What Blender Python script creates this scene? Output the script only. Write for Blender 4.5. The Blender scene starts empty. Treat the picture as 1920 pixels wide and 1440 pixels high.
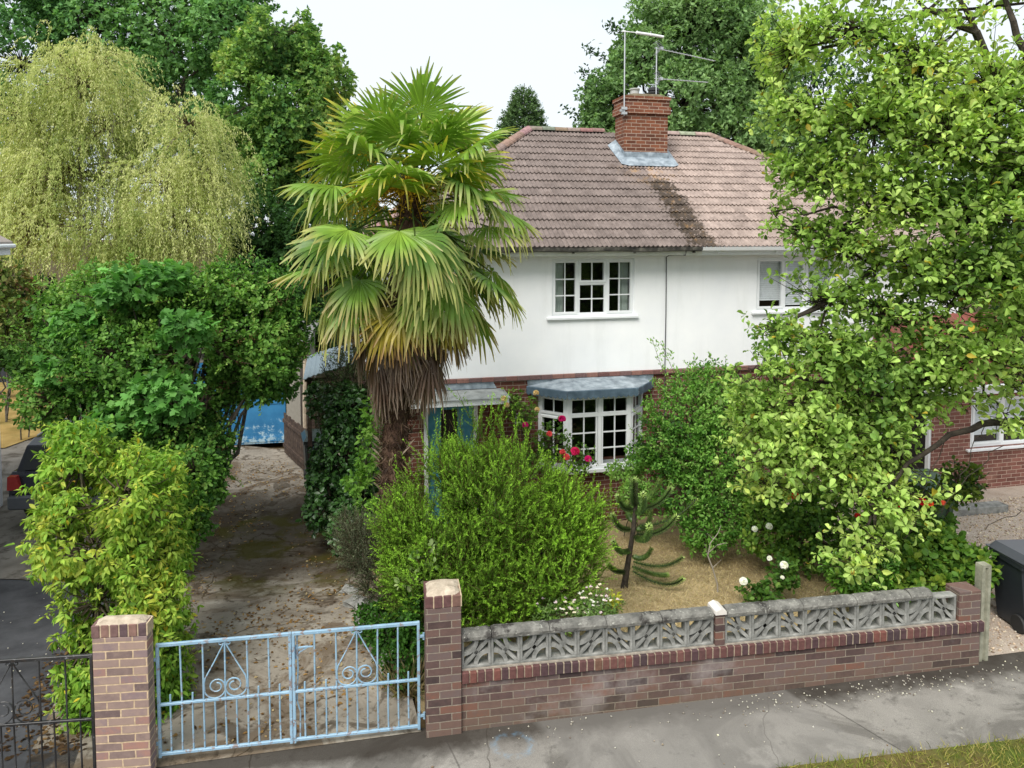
import bpy, math, random
import numpy as np
R = math.radians
PI = math.pi
C = bpy.context.scene.collection
S = bpy.context.scene
rng = np.random.default_rng(7)
random.seed(7)

# ------------------------------------------------------------------ camera, sky, sun, exposure
cam = bpy.data.objects.new('camera', bpy.data.cameras.new('camera'))
C.objects.link(cam)
CZ, FPX, PPY, PIT = 4.77, 1381.0, 522.0, R(3.4)
cam.location = (0, 0, CZ)
cam.rotation_euler = (R(90) - PIT, 0, 0)
cam.data.sensor_width = 36
cam.data.lens = 36 * FPX / 1920
cam.data.shift_y = (PPY - 720) / 1920
cam.data.clip_start = 0.05
cam.data.clip_end = 2000
S.camera = cam

SUN_EL, SUN_AZ = 52, 205          # azimuth clockwise from +Y: behind the camera, a little to the left
w = bpy.data.worlds.new('World'); S.world = w
w.use_nodes = True
nt = w.node_tree; nt.nodes.clear()
out = nt.nodes.new('ShaderNodeOutputWorld'); bg = nt.nodes.new('ShaderNodeBackground')
sky = nt.nodes.new('ShaderNodeTexSky'); sky.sky_type = 'NISHITA'; sky.sun_disc = False
sky.sun_elevation = R(SUN_EL); sky.sun_rotation = R(SUN_AZ)
mix = nt.nodes.new('ShaderNodeMix'); mix.data_type = 'RGBA'
tc = nt.nodes.new('ShaderNodeTexCoord'); mp = nt.nodes.new('ShaderNodeMapping'); mp.inputs['Scale'].default_value = (1, 1, 2.5)
nz = nt.nodes.new('ShaderNodeTexNoise'); nz.inputs['Scale'].default_value = 1.6; nz.inputs['Detail'].default_value = 5
mr = nt.nodes.new('ShaderNodeMapRange'); mr.inputs['From Min'].default_value = .3; mr.inputs['From Max'].default_value = .6
mr.inputs['To Min'].default_value = .70; mr.inputs['To Max'].default_value = .98
nt.links.new(tc.outputs['Generated'], mp.inputs['Vector']); nt.links.new(mp.outputs['Vector'], nz.inputs['Vector'])
nt.links.new(nz.outputs['Fac'], mr.inputs['Value']); nt.links.new(mr.outputs['Result'], mix.inputs['Factor'])
nt.links.new(sky.outputs['Color'], mix.inputs['A']); mix.inputs['B'].default_value = (3.95, 4.25, 4.48, 1)
nt.links.new(mix.outputs['Result'], bg.inputs['Color']); bg.inputs['Strength'].default_value = .1
nt.links.new(bg.outputs['Background'], out.inputs['Surface'])

sun = bpy.data.objects.new('sun', bpy.data.lights.new('sun', 'SUN')); C.objects.link(sun)
sun.data.energy = 1.9; sun.data.angle = R(34); sun.data.color = (1, .96, .9)
sun.rotation_euler = (R(90 - SUN_EL), 0, R(180 - SUN_AZ) + PI * 0)
sun.location = (-5, -8, 20)
S.view_settings.view_transform = 'Standard'; S.view_settings.look = 'None'
S.view_settings.gamma = 1; S.view_settings.exposure = 1.30
S.cycles.max_bounces = 8; S.cycles.diffuse_bounces = 6; S.cycles.glossy_bounces = 2
S.cycles.transmission_bounces = 4; S.cycles.transparent_max_bounces = 8
S.cycles.use_denoising = True
S.cycles.caustics_reflective = False; S.cycles.caustics_refractive = False

# ------------------------------------------------------------------ helpers
def at(px, py, Y):
    u = (px - 960) / FPX; v = (PPY - py) / FPX
    r = np.array([u, math.cos(PIT) + v * math.sin(PIT), -math.sin(PIT) + v * math.cos(PIT)])
    return r * (Y / r[1]) + np.array([0, 0, CZ])

def lin(r, g, b, k=1.0):
    f = lambda c: (c / 255 / 12.92 if c / 255 <= .04045 else ((c / 255 + .055) / 1.055) ** 2.4)
    return (f(r) * k, f(g) * k, f(b) * k)

def thing(name, label, cat, loc=(0, 0, 0), rotz=0, group=None, kind=None):
    o = bpy.data.objects.new(name, None); C.objects.link(o)
    o.empty_display_size = .2
    o.location = tuple(float(v) for v in loc); o.rotation_euler = (0, 0, rotz)
    o['label'] = label; o['category'] = cat
    if group: o['group'] = group
    if kind: o['kind'] = kind
    return o

def tag(o, label, cat, group=None, kind=None):
    o['label'] = label; o['category'] = cat
    if group: o['group'] = group
    if kind: o['kind'] = kind
    return o

def finish(name, me, mats, parent=None, smooth=False):
    o = bpy.data.objects.new(name, me); C.objects.link(o)
    for m in (mats if isinstance(mats, (list, tuple)) else [mats]): me.materials.append(m)
    if smooth: me.polygons.foreach_set('use_smooth', [True] * len(me.polygons))
    if parent is not None: o.parent = parent
    me.update()
    return o

class MB:
    def __init__(s): s.v = []; s.f = []; s.m = []; s.c = []; s.hascol = False
    def add(s, vs, fs, mi=0, col=None):
        b = len(s.v); s.v += [tuple(map(float, p)) for p in vs]
        s.f += [tuple(i + b for i in f) for f in fs]; s.m += [mi] * len(fs)
        if col is not None: s.hascol = True
        s.c += [tuple(col[:3]) + (1,) if col is not None else (1, 1, 1, 1)] * len(vs)
    def box(s, x0, x1, y0, y1, z0, z1, mi=0, col=None, ch=0.0):
        if ch <= 0:
            s.add([(x0, y0, z0), (x1, y0, z0), (x1, y1, z0), (x0, y1, z0), (x0, y0, z1), (x1, y0, z1), (x1, y1, z1), (x0, y1, z1)],
                  [(3, 2, 1, 0), (4, 5, 6, 7), (0, 1, 5, 4), (1, 2, 6, 5), (2, 3, 7, 6), (3, 0, 4, 7)], mi, col)
        else:
            a = ch
            V = []
            for (X, sx) in ((x0, 1), (x1, -1)):
                for (Y, sy) in ((y0, 1), (y1, -1)):
                    for (Z, sz) in ((z0, 1), (z1, -1)):
                        V += [(X, Y + sy * a, Z + sz * a), (X + sx * a, Y, Z + sz * a), (X + sx * a, Y + sy * a, Z)]
            i = lambda a_, b_, c_, k: (a_ * 4 + b_ * 2 + c_) * 3 + k
            F = [(i(0,0,0,0), i(0,0,1,0), i(0,1,1,0), i(0,1,0,0)), (i(1,0,0,0), i(1,1,0,0), i(1,1,1,0), i(1,0,1,0)),
                 (i(0,0,0,1), i(1,0,0,1), i(1,0,1,1), i(0,0,1,1)), (i(0,1,0,1), i(0,1,1,1), i(1,1,1,1), i(1,1,0,1)),
                 (i(0,0,0,2), i(0,1,0,2), i(1,1,0,2), i(1,0,0,2)), (i(0,0,1,2), i(1,0,1,2), i(1,1,1,2), i(0,1,1,2))]
            for b_ in (0, 1):
                for c_ in (0, 1):
                    F.append((i(0,b_,c_,1), i(1,b_,c_,1), i(1,b_,c_,2), i(0,b_,c_,2)))
                    F.append((i(b_,0,c_,0), i(b_,1,c_,0), i(b_,1,c_,2), i(b_,0,c_,2)))
                    F.append((i(b_,c_,0,0), i(b_,c_,1,0), i(b_,c_,1,1), i(b_,c_,0,1)))
                    for d_ in (0, 1): F.append((i(b_,c_,d_,0), i(b_,c_,d_,1), i(b_,c_,d_,2)))
            s.add(V, F, mi, col)
    def quad(s, a, b, c, d, mi=0, col=None): s.add([a, b, c, d], [(0, 1, 2, 3)], mi, col)
    def prism(s, poly, axis, a0, a1, mi=0, col=None):
        n = len(poly)
        mk = {'x': lambda p, a: (a, p[0], p[1]), 'y': lambda p, a: (p[0], a, p[1]), 'z': lambda p, a: (p[0], p[1], a)}[axis]
        V = [mk(p, a0) for p in poly] + [mk(p, a1) for p in poly]
        F = [tuple(range(n - 1, -1, -1)), tuple(range(n, 2 * n))] + [(i, (i + 1) % n, n + (i + 1) % n, n + i) for i in range(n)]
        s.add(V, F, mi, col)
    def tube(s, path, r, n=6, mi=0, col=None, cap=True, flat=1.0):
        P = [np.array(p, float) for p in path]; m = len(P)
        rr = r if isinstance(r, (list, tuple, np.ndarray)) else [r] * m
        T = [P[min(i + 1, m - 1)] - P[max(i - 1, 0)] for i in range(m)]
        T = [t / (np.linalg.norm(t) + 1e-9) for t in T]
        a = np.array([0, 0, 1.]) if abs(T[0][2]) < .9 else np.array([1., 0, 0])
        u = np.cross(T[0], a); u /= np.linalg.norm(u)
        V = []
        for i in range(m):
            u = u - T[i] * (u @ T[i]); u /= (np.linalg.norm(u) + 1e-9); v = np.cross(T[i], u)
            for k in range(n):
                an = 2 * PI * (k + .5) / n
                V.append(P[i] + rr[i] * (math.cos(an) * u + flat * math.sin(an) * v))
        F = [(i * n + k, i * n + (k + 1) % n, (i + 1) * n + (k + 1) % n, (i + 1) * n + k) for i in range(m - 1) for k in range(n)]
        if cap: F += [tuple(range(n - 1, -1, -1)), tuple((m - 1) * n + k for k in range(n))]
        s.add(V, F, mi, col)
    def lathe(s, prof, c, n=16, mi=0, col=None, axis='z'):
        V = []
        for (r_, h) in prof:
            for k in range(n):
                a = 2 * PI * k / n
                d = (r_ * math.cos(a), r_ * math.sin(a), h)
                if axis == 'y': d = (d[0], d[2], d[1])
                if axis == 'x': d = (d[2], d[0], d[1])
                V.append((c[0] + d[0], c[1] + d[1], c[2] + d[2]))
        m = len(prof)
        F = [(i * n + k, i * n + (k + 1) % n, (i + 1) * n + (k + 1) % n, (i + 1) * n + k) for i in range(m - 1) for k in range(n)]
        F += [tuple(range(n - 1, -1, -1)), tuple((m - 1) * n + k for k in range(n))]
        s.add(V, F, mi, col)
    def build(s, name, mats, parent=None, world=False, smooth=False, bevel=0):
        V = s.v
        if world and parent is not None:
            L = parent.location; V = [(p[0] - L[0], p[1] - L[1], p[2] - L[2]) for p in V]
        me = bpy.data.meshes.new(name); me.from_pydata(V, [], s.f)
        me.polygons.foreach_set('material_index', s.m)
        if s.hascol:
            a = me.attributes.new('tint', 'FLOAT_COLOR', 'POINT'); a.data.foreach_set('color', np.array(s.c, np.float32).ravel())
        o = finish(name, me, mats, parent, smooth)
        if bevel:
            md = o.modifiers.new('b', 'BEVEL'); md.width = bevel; md.segments = 2; md.limit_method = 'ANGLE'
        return o

# templates of a leaf: u along, v across, w off the leaf plane
TM = {
 'dia': ([(0,0,0), (.45,.5,.06), (1,0,0), (.45,-.5,.06)], [(0,3,2,1)]),
 'oval': ([(0,0,0), (.28,.38,.07), (.6,.5,.1), (.87,.3,.03), (1,0,-.05), (.87,-.3,.03), (.6,-.5,.1), (.28,-.38,.07), (.5,0,0)],
          [(0,8,2,1), (8,4,3,2), (0,7,6,8), (8,6,5,4)]),
 'obov': ([(0,0,0), (.3,.24,.06), (.65,.47,.13), (.88,.36,.03), (.97,0,-.16), (.88,-.36,.03), (.65,-.47,.13), (.3,-.24,.06), (.55,0,.02)],
          [(0,8,2,1), (8,4,3,2), (0,7,6,8), (8,6,5,4)]),
 'lance': ([(0,0,0), (.3,.42,.05), (.62,.42,-.02), (1,0,-.22), (.62,-.42,-.02), (.3,-.42,.05), (.45,0,.0)],
           [(0,6,2,1), (6,3,2), (0,5,4,6), (6,4,3)]),
 'palm': ([(0,0,0), (.05,.45,.02), (.3,.25,.02), (.42,.62,-.06), (.55,.2,.02), (.72,.32,-.05), (1,0,-.12), (.72,-.32,-.05), (.55,-.2,.02), (.42,-.62,-.06), (.3,-.25,.02), (.05,-.45,.02)],
          [(0,2,1), (0,4,3,2), (0,6,5,4), (0,8,7,6), (0,10,9,8), (0,11,10)]),
}
def unit(a): return a / (np.linalg.norm(a, axis=-1, keepdims=True) + 1e-9)

class Leaves:
    def __init__(s): s.b = []
    def add(s, P, D, N, L, W, col, tm='dia'):
        n = len(P)
        if n == 0: return
        L = np.broadcast_to(np.asarray(L, float), (n,)); W = np.broadcast_to(np.asarray(W, float), (n,))
        D = unit(D); Sd = unit(np.cross(N, D)); N2 = np.cross(D, Sd)
        tv, tf = TM[tm]; tv = np.array(tv)
        V = (P[:, None, :] + tv[None, :, 0, None] * (L[:, None] * D)[:, None, :] + tv[None, :, 1, None] * (W[:, None] * Sd)[:, None, :]
             + tv[None, :, 2, None] * (L[:, None] * N2)[:, None, :])
        k = len(tv)
        col = np.asarray(col, float)
        if col.ndim == 2: col = np.repeat(col[:, None, :], k, 1)
        s.b.append((V.reshape(-1, 3), tf, k, n, col.reshape(-1, 3)))
    def strip(s, V, col):            # V (n, m, 2, 3): n ribbons of m cross sections
        n, m = V.shape[:2]
        tf = [(2*i, 2*i+1, 2*i+3, 2*i+2) for i in range(m - 1)]
        s.b.append((V.reshape(-1, 3), tf, 2 * m, n, np.broadcast_to(col, (n, m, 2, 3)).reshape(-1, 3)))
    def twigs(s, A, B, r0, r1, col, sag=0.0):
        n = len(A)
        if n == 0: return
        d = unit(B - A); u = unit(np.cross(d, np.tile([[.13, .2, 1.]], (n, 1)))); v = np.cross(d, u)
        M = (A + B) / 2 + np.array([0, 0, -1.]) * sag * np.linalg.norm(B - A, axis=1, keepdims=True)
        rs = (r0, (r0 + r1) / 2, r1); V = []
        for Q, r in zip((A, M, B), rs):
            for k in range(3):
                a = 2 * PI * k / 3; V.append(Q + r * (math.cos(a) * u + math.sin(a) * v))
        V = np.stack(V, 1)
        tf = [(i*3+k, i*3+(k+1) % 3, i*3+3+(k+1) % 3, i*3+3+k) for i in range(2) for k in range(3)]
        s.b.append((V.reshape(-1, 3), tf, 9, n, np.tile(np.array(col)[None], (n * 9, 1))))
    def build(s, name, mats, parent=None, smooth=False):
        V = np.concatenate([b[0] for b in s.b]); col = np.concatenate([b[4] for b in s.b])
        if parent is not None: V = V - np.array(parent.location)
        li, ls, lt = [], [], []; vo = 0; lo = 0
        for (v, tf, k, n, c) in s.b:
            t = np.concatenate([np.array(f) for f in tf]); tot = np.array([len(f) for f in tf])
            li.append((t[None, :] + k * np.arange(n)[:, None]).ravel() + vo)
            tt = np.tile(tot, n); lt.append(tt); ls.append(np.concatenate([[0], np.cumsum(tt)[:-1]]) + lo)
            vo += k * n; lo += len(t) * n
        li = np.concatenate(li); ls = np.concatenate(ls); lt = np.concatenate(lt)
        me = bpy.data.meshes.new(name)
        me.vertices.add(len(V)); me.vertices.foreach_set('co', V.astype(np.float32).ravel())
        me.loops.add(len(li)); me.loops.foreach_set('vertex_index', li.astype(np.int32))
        me.polygons.add(len(ls)); me.polygons.foreach_set('loop_start', ls.astype(np.int32)); me.polygons.foreach_set('loop_total', lt.astype(np.int32))
        a = me.attributes.new('tint', 'FLOAT_COLOR', 'POINT')
        a.data.foreach_set('color', np.concatenate([col, np.ones((len(col), 1))], 1).astype(np.float32).ravel())
        me.update(calc_edges=True); me.validate()
        return finish(name, me, mats, parent, smooth)

def noise3(p, sc, seed):
    r = np.random.default_rng(seed); o = np.zeros(len(p))
    for i in range(6):
        k = r.normal(size=3) * sc * (1 + .5 * i); o += np.sin(p @ k + r.uniform(0, 6.28)) / (1 + .35 * i)
    return o / 2.6

def rdir(n):
    return unit(rng.normal(size=(n, 3)))

def blob_pts(blobs, n, shell=.5, bump=.28, seed=1, gap=-9, gsc=1.6):
    B = np.array([list(b[0]) for b in blobs], float)
    Rr = np.array([(b[1], b[1], b[1]) if np.isscalar(b[1]) else b[1] for b in blobs], float)
    wgt = (Rr.prod(1)) ** (2 / 3); wgt /= wgt.sum()
    i = rng.choice(len(B), n, p=wgt); d = rdir(n)
    q = 1 + bump * noise3(d * 1.0 + B[i] * .7, 2.6, seed)
    rad = (shell + (1 - shell) * rng.random(n) ** .7) * q
    P = B[i] + d * Rr[i] * rad[:, None]
    N = unit(d / Rr[i])
    if gap > -5:
        k = noise3(P, gsc, seed + 5) > gap; P, N, i = P[k], N[k], i[k]
    return P, N, i

def pick(pal, t, var=.18):           # palette of linear colours, t in 0..1 per leaf
    pal = np.array(pal); x = np.clip(t, 0, .999) * (len(pal) - 1); i = x.astype(int); f = (x - i)[:, None]
    c = pal[i] * (1 - f) + pal[np.minimum(i + 1, len(pal) - 1)] * f
    return c * (1 + var * rng.normal(size=(len(t), 1))).clip(.5, 1.6)

def rosettes(lv, P, N, k, L, W, pal, tm, out=.7, up=.25, spread=.9, seed=3, csc=.8, droop=0., var=.16, odd=None, oddp=.02):
    n = len(P); ax = unit(N * out + np.array([0, 0, up]) + .35 * rng.normal(size=(n, 3)))
    Pk = np.repeat(P, k, 0); A = np.repeat(ax, k, 0); m = len(Pk)
    D = unit(A * .45 + spread * rdir(m) + np.array([0, 0, -droop]))
    Nn = unit(A + .35 * rng.normal(size=(m, 3)) + np.array([0, 0, .5]))
    t = np.repeat(.5 + .32 * noise3(P, csc, seed) + .12 * rng.normal(size=n), k) + .1 * rng.normal(size=m)
    col = pick(pal, t, var)
    if odd is not None:
        q = rng.random(m) < oddp; col[q] = np.array(odd) * (1 + .2 * rng.normal(size=(q.sum(), 1)))
    sc = (1 + .25 * rng.normal(size=m)).clip(.5, 1.5)
    lv.add(Pk + D * .015, D, Nn, L * sc, W * sc, col, tm)

def limb(mb, a, b, r0, r1, n=7, wob=.08, seg=6, bend=None, col=None):
    a = np.array(a, float); b = np.array(b, float); L = np.linalg.norm(b - a); path = []
    for i in range(seg + 1):
        t = i / seg; p = a + (b - a) * t
        if bend is not None: p = p + np.array(bend) * math.sin(PI * t)
        if 0 < i < seg: p = p + rng.normal(size=3) * wob * L / seg
        path.append(p)
    mb.tube(path, [r0 + (r1 - r0) * i / seg for i in range(seg + 1)], n, col=col)
    return path

# ------------------------------------------------------------------ materials
def newmat(name):
    m = bpy.data.materials.new(name); m.use_nodes = True; t = m.node_tree
    b = t.nodes['Principled BSDF']; return m, t, b
def ramp(t, fac, stops):
    r = t.nodes.new('ShaderNodeValToRGB'); e = r.color_ramp.elements
    while len(e) < len(stops): e.new(.5)
    for el, (p, c) in zip(e, stops): el.position = p; el.color = tuple(c[:3]) + (1,)
    t.links.new(fac, r.inputs['Fac']); return r.outputs['Color']
def noise(t, sc, det=6, rough=.6, vec=None, dist=0):
    n = t.nodes.new('ShaderNodeTexNoise'); n.inputs['Scale'].default_value = sc; n.inputs['Detail'].default_value = det
    n.inputs['Roughness'].default_value = rough; n.inputs['Distortion'].default_value = dist
    if vec is None: vec = t.nodes.new('ShaderNodeTexCoord').outputs['Object']
    t.links.new(vec, n.inputs['Vector']); return n.outputs['Fac']
def mixc(t, fac, a, b, mode='MIX'):
    m = t.nodes.new('ShaderNodeMix'); m.data_type = 'RGBA'; m.blend_type = mode
    for key, v in (('Factor', fac), ('A', a), ('B', b)):
        if isinstance(v, bpy.types.NodeSocket): t.links.new(v, m.inputs[key])
        else: m.inputs[key].default_value = v if key == 'Factor' else tuple(v[:3]) + (1,)
    return m.outputs['Result']
def mrange(t, v, a, b, c=0, d=1):
    m = t.nodes.new('ShaderNodeMapRange'); t.links.new(v, m.inputs['Value'])
    for k, x in zip(('From Min', 'From Max', 'To Min', 'To Max'), (a, b, c, d)): m.inputs[k].default_value = x
    return m.outputs['Result']
def math_(t, op, a, b=0):
    m = t.nodes.new('ShaderNodeMath'); m.operation = op
    for i, v in enumerate((a, b)):
        if isinstance(v, bpy.types.NodeSocket): t.links.new(v, m.inputs[i])
        else: m.inputs[i].default_value = v
    return m.outputs[0]
def bump(t, b, h, st=.3, dist=.01):
    n = t.nodes.new('ShaderNodeBump'); n.inputs['Strength'].default_value = st; n.inputs['Distance'].default_value = dist
    t.links.new(h, n.inputs['Height']); t.links.new(n.outputs['Normal'], b.inputs['Normal'])

def surf(name, stops, sc=8, rough=.7, bm=.25, bsc=60, bd=.006, spec=.3, metal=0, det=6, rough2=None):
    m, t, b = newmat(name)
    t.links.new(ramp(t, noise(t, sc, det), stops), b.inputs['Base Color'])
    b.inputs['Roughness'].default_value = rough; b.inputs['Specular IOR Level'].default_value = spec; b.inputs['Metallic'].default_value = metal
    if bm: bump(t, b, noise(t, bsc, 4), bm, bd)
    return m
def tinted(name, rough=.8, nsc=20, amt=.35, bm=.2, spec=.25, dark=(.5, .5, .5)):
    m, t, b = newmat(name)
    a = t.nodes.new('ShaderNodeAttribute'); a.attribute_name = 'tint'
    f = ramp(t, noise(t, nsc), [(.3, (1 - amt,) * 3), (.7, (1 + amt * .4,) * 3)])
    t.links.new(mixc(t, 1.0, a.outputs['Color'], f, 'MULTIPLY'), b.inputs['Base Color'])
    b.inputs['Roughness'].default_value = rough; b.inputs['Specular IOR Level'].default_value = spec
    if bm: bump(t, b, noise(t, nsc * 4), bm, .005)
    return m
def leafmat(name, trans=.35, rough=.5, spec=.35):
    m, t, b = newmat(name)
    a = t.nodes.new('ShaderNodeAttribute'); a.attribute_name = 'tint'
    t.links.new(a.outputs['Color'], b.inputs['Base Color'])
    b.inputs['Roughness'].default_value = rough; b.inputs['Specular IOR Level'].default_value = spec
    tr = t.nodes.new('ShaderNodeBsdfTranslucent'); mx = t.nodes.new('ShaderNodeMixShader'); mx.inputs[0].default_value = trans
    t.links.new(mixc(t, 1.0, a.outputs['Color'], (1.02, 1.1, .62), 'MULTIPLY'), tr.inputs['Color'])
    t.links.new(b.outputs[0], mx.inputs[1]); t.links.new(tr.outputs[0], mx.inputs[2])
    t.links.new(mx.outputs[0], t.nodes['Material Output'].inputs['Surface'])
    return m
def brickmat(name, stops, mortar, bl=.225, bh=.075, ms=.01, grime=None, zoff=0., stain=None, mossz=None):
    m, t, b = newmat(name)
    tc = t.nodes.new('ShaderNodeTexCoord'); sp = t.nodes.new('ShaderNodeSeparateXYZ'); cb = t.nodes.new('ShaderNodeCombineXYZ')
    t.links.new(tc.outputs['Object'], sp.inputs[0])
    t.links.new(math_(t, 'ADD', math_(t, 'ADD', sp.outputs['X'], sp.outputs['Y']), 40.0), cb.inputs['X'])
    t.links.new(math_(t, 'ADD', sp.outputs['Z'], 3.0 + zoff), cb.inputs['Y'])
    # a little wander so that courses are not ruled lines
    wn = t.nodes.new('ShaderNodeTexNoise'); wn.inputs['Scale'].default_value = 9; wn.inputs['Detail'].default_value = 2
    t.links.new(tc.outputs['Object'], wn.inputs['Vector'])
    va = t.nodes.new('ShaderNodeVectorMath'); va.operation = 'MULTIPLY_ADD'
    t.links.new(wn.outputs['Color'], va.inputs[0]); va.inputs[1].default_value = (.012, .009, 0); t.links.new(cb.outputs[0], va.inputs[2])
    br = t.nodes.new('ShaderNodeTexBrick'); t.links.new(va.outputs[0], br.inputs['Vector'])
    br.inputs['Color1'].default_value = (0, 0, 0, 1); br.inputs['Color2'].default_value = (1, 1, 1, 1); br.inputs['Mortar'].default_value = (.5, .5, .5, 1)
    br.inputs['Scale'].default_value = 1; br.inputs['Brick Width'].default_value = bl; br.inputs['Row Height'].default_value = bh
    br.inputs['Mortar Size'].default_value = ms / 2; br.inputs['Mortar Smooth'].default_value = .2; br.inputs['Bias'].default_value = 0
    n1 = noise(t, 14, 6, .65)
    v = math_(t, 'ADD', br.outputs['Color'], math_(t, 'MULTIPLY', math_(t, 'SUBTRACT', n1, .5), .5))
    c = ramp(t, v, stops)
    mo = ramp(t, noise(t, 30), [(.3, tuple(x * .6 for x in mortar)), (.7, mortar)])
    c = mixc(t, br.outputs['Fac'], c, mo)
    if grime:
        g = mrange(t, noise(t, grime[1], 5, .7), grime[2], grime[2] + .18, 0, grime[3])
        c = mixc(t, g, c, grime[0])
    if mossz:      # weathering that rises from the ground to a given height, with a ragged edge
        g = mrange(t, math_(t, 'ADD', sp.outputs['Z'], math_(t, 'MULTIPLY', noise(t, 5, 5), .35)), mossz[1], mossz[2], mossz[3], 0)
        c = mixc(t, g, c, mossz[0])
    t.links.new(c, b.inputs['Base Color'])
    b.inputs['Roughness'].default_value = .85; b.inputs['Specular IOR Level'].default_value = .2
    h = math_(t, 'ADD', math_(t, 'MULTIPLY', br.outputs['Fac'], -1.0), math_(t, 'MULTIPLY', noise(t, 90, 4), .35))
    bump(t, b, h, .55, .008)
    return m
def plain(name, c, rough=.5, spec=.4, metal=0, var=.12, sc=15, bm=0.05):
    return surf(name, [(.3, tuple(x * (1 - var) for x in c)), (.7, tuple(min(1, x * (1 + var * .5)) for x in c))], sc, rough, bm, 80, .003, spec, metal)

M = {}
M['leaf'] = leafmat('leaf_broad', .42, .55, .25)
M['leaf_waxy'] = leafmat('leaf_waxy', .18, .38, .45)
M['leaf_far'] = leafmat('leaf_far', .42, .65, .12)
M['needle'] = leafmat('needle_green', .4, .6, .2)
M['frond'] = leafmat('palm_frond', .36, .42, .4)
M['petal'] = leafmat('petal', .35, .6, .1)
M['bark'] = surf('bark_grey', [(.3, lin(50, 46, 40)), (.55, lin(92, 86, 76)), (.75, lin(120, 115, 104))], 14, .9, .6, 40, .02)
M['bark_dark'] = surf('bark_dark', [(.3, lin(40, 36, 30)), (.7, lin(78, 70, 60))], 12, .9, .6, 40, .02)
M['stem'] = surf('stem_pale', [(.3, lin(120, 108, 84)), (.7, lin(170, 158, 130))], 20, .85, .3)
M['white_paint'] = plain('white_paint', (.74, .76, .77), .45, .4, 0, .08, 6)
M['upvc'] = plain('white_plastic', (.78, .80, .81), .3, .5, 0, .04, 4, 0)
M['lead'] = surf('lead_sheet', [(.3, lin(96, 106, 114)), (.5, lin(134, 145, 153)), (.72, lin(168, 178, 185))], 7, .5, .3, 30, .006, .4)
M['tile'] = None

# glass: seen through, with a reflection by angle
def glassmat():
    m, t, b = newmat('window_glass')
    tr = t.nodes.new('ShaderNodeBsdfTransparent'); tr.inputs[0].default_value = (.88, .9, .9, 1)
    gl = t.nodes.new('ShaderNodeBsdfGlossy'); gl.inputs['Roughness'].default_value = .02; gl.inputs[0].default_value = (.9, .92, .95, 1)
    lw = t.nodes.new('ShaderNodeLayerWeight'); lw.inputs[0].default_value = .5
    frs = math_(t, 'ADD', math_(t, 'MULTIPLY', math_(t, 'POWER', lw.outputs['Facing'], 4.0), .7), .05)
    mx = t.nodes.new('ShaderNodeMixShader')
    t.links.new(frs, mx.inputs[0]); t.links.new(tr.outputs[0], mx.inputs[1]); t.links.new(gl.outputs[0], mx.inputs[2])
    t.links.new(mx.outputs[0], t.nodes['Material Output'].inputs['Surface']); return m
M['glass'] = glassmat()
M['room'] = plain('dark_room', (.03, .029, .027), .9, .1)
M['curtain'] = plain('curtain_cloth', lin(196, 205, 198), .9, .1)
M['blind'] = plain('blind_slat', (.8, .82, .84), .5, .3)

# ------------------------------------------------------------------ ground
def sstep(t): t = min(1, max(0, t)); return t * t * (3 - 2 * t)
def gz(X, Y):
    zp = .075 + .018 * max(-6, min(8, X))
    side = sstep((X - 5.0) / 1.2)
    low = -.42 * (1 - side) + -.06 * side
    if X < -5: low = low * (1 - sstep((-5.5 - X) / 2)) + -.25 * sstep((-5.5 - X) / 2)
    t = sstep((Y - 7.3 - .16 * X * (1 - .3 * side)) / 5.5)
    return zp * (1 - t) + low * t

def sheet(name, poly, off, mat, nx=24, ny=40):     # four corners: near-left, near-right, far-right, far-left
    a, b, c, d = [np.array(p, float) for p in poly]; V = []; F = []
    for j in range(ny + 1):
        for i in range(nx + 1):
            u, v = i / nx, j / ny
            p = (a * (1 - u) + b * u) * (1 - v) + (d * (1 - u) + c * u) * v
            V.append((p[0], p[1], gz(p[0], p[1]) + off))
    for j in range(ny):
        for i in range(nx):
            q = j * (nx + 1) + i; F.append((q, q + 1, q + nx + 2, q + nx + 1))
    me = bpy.data.meshes.new(name); me.from_pydata(V, [], F)
    o = finish(name, me, mat, None, True); o['kind'] = 'structure'; return o

GK = .72      # ground surfaces are paler in the sunlit picture than they are in hand
def groundmat(name, layers, bsc=50, bs=.5, bd=.015, rough=.9):
    """layers: list of (colour, noise scale, threshold, softness, strength, detail); the first is the base pair"""
    m, t, b = newmat(name)
    dk = lambda c_: tuple(x * GK for x in c_)
    layers = [(dk(layers[0][0]), layers[0][1], dk(layers[0][2]))] + [(dk(l[0]),) + tuple(l[1:]) for l in layers[1:]]
    vec = t.nodes.new('ShaderNodeTexCoord').outputs['Object']
    c = ramp(t, noise(t, layers[0][1], 8, .65, vec), [(.3, layers[0][0]), (.7, layers[0][2])])
    for (col, sc, th, so, st, dist) in layers[1:]:
        c = mixc(t, mrange(t, noise(t, sc, 7, .65, vec, dist), th, th + so, 0, st), c, col)
    b.inputs['Roughness'].default_value = .95; b.inputs['Specular IOR Level'].default_value = .08
    t.links.new(c, b.inputs['Base Color']); bump(t, b, noise(t, bsc, 6, .7, vec), bs, bd)
    return m, t, b, vec

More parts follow.
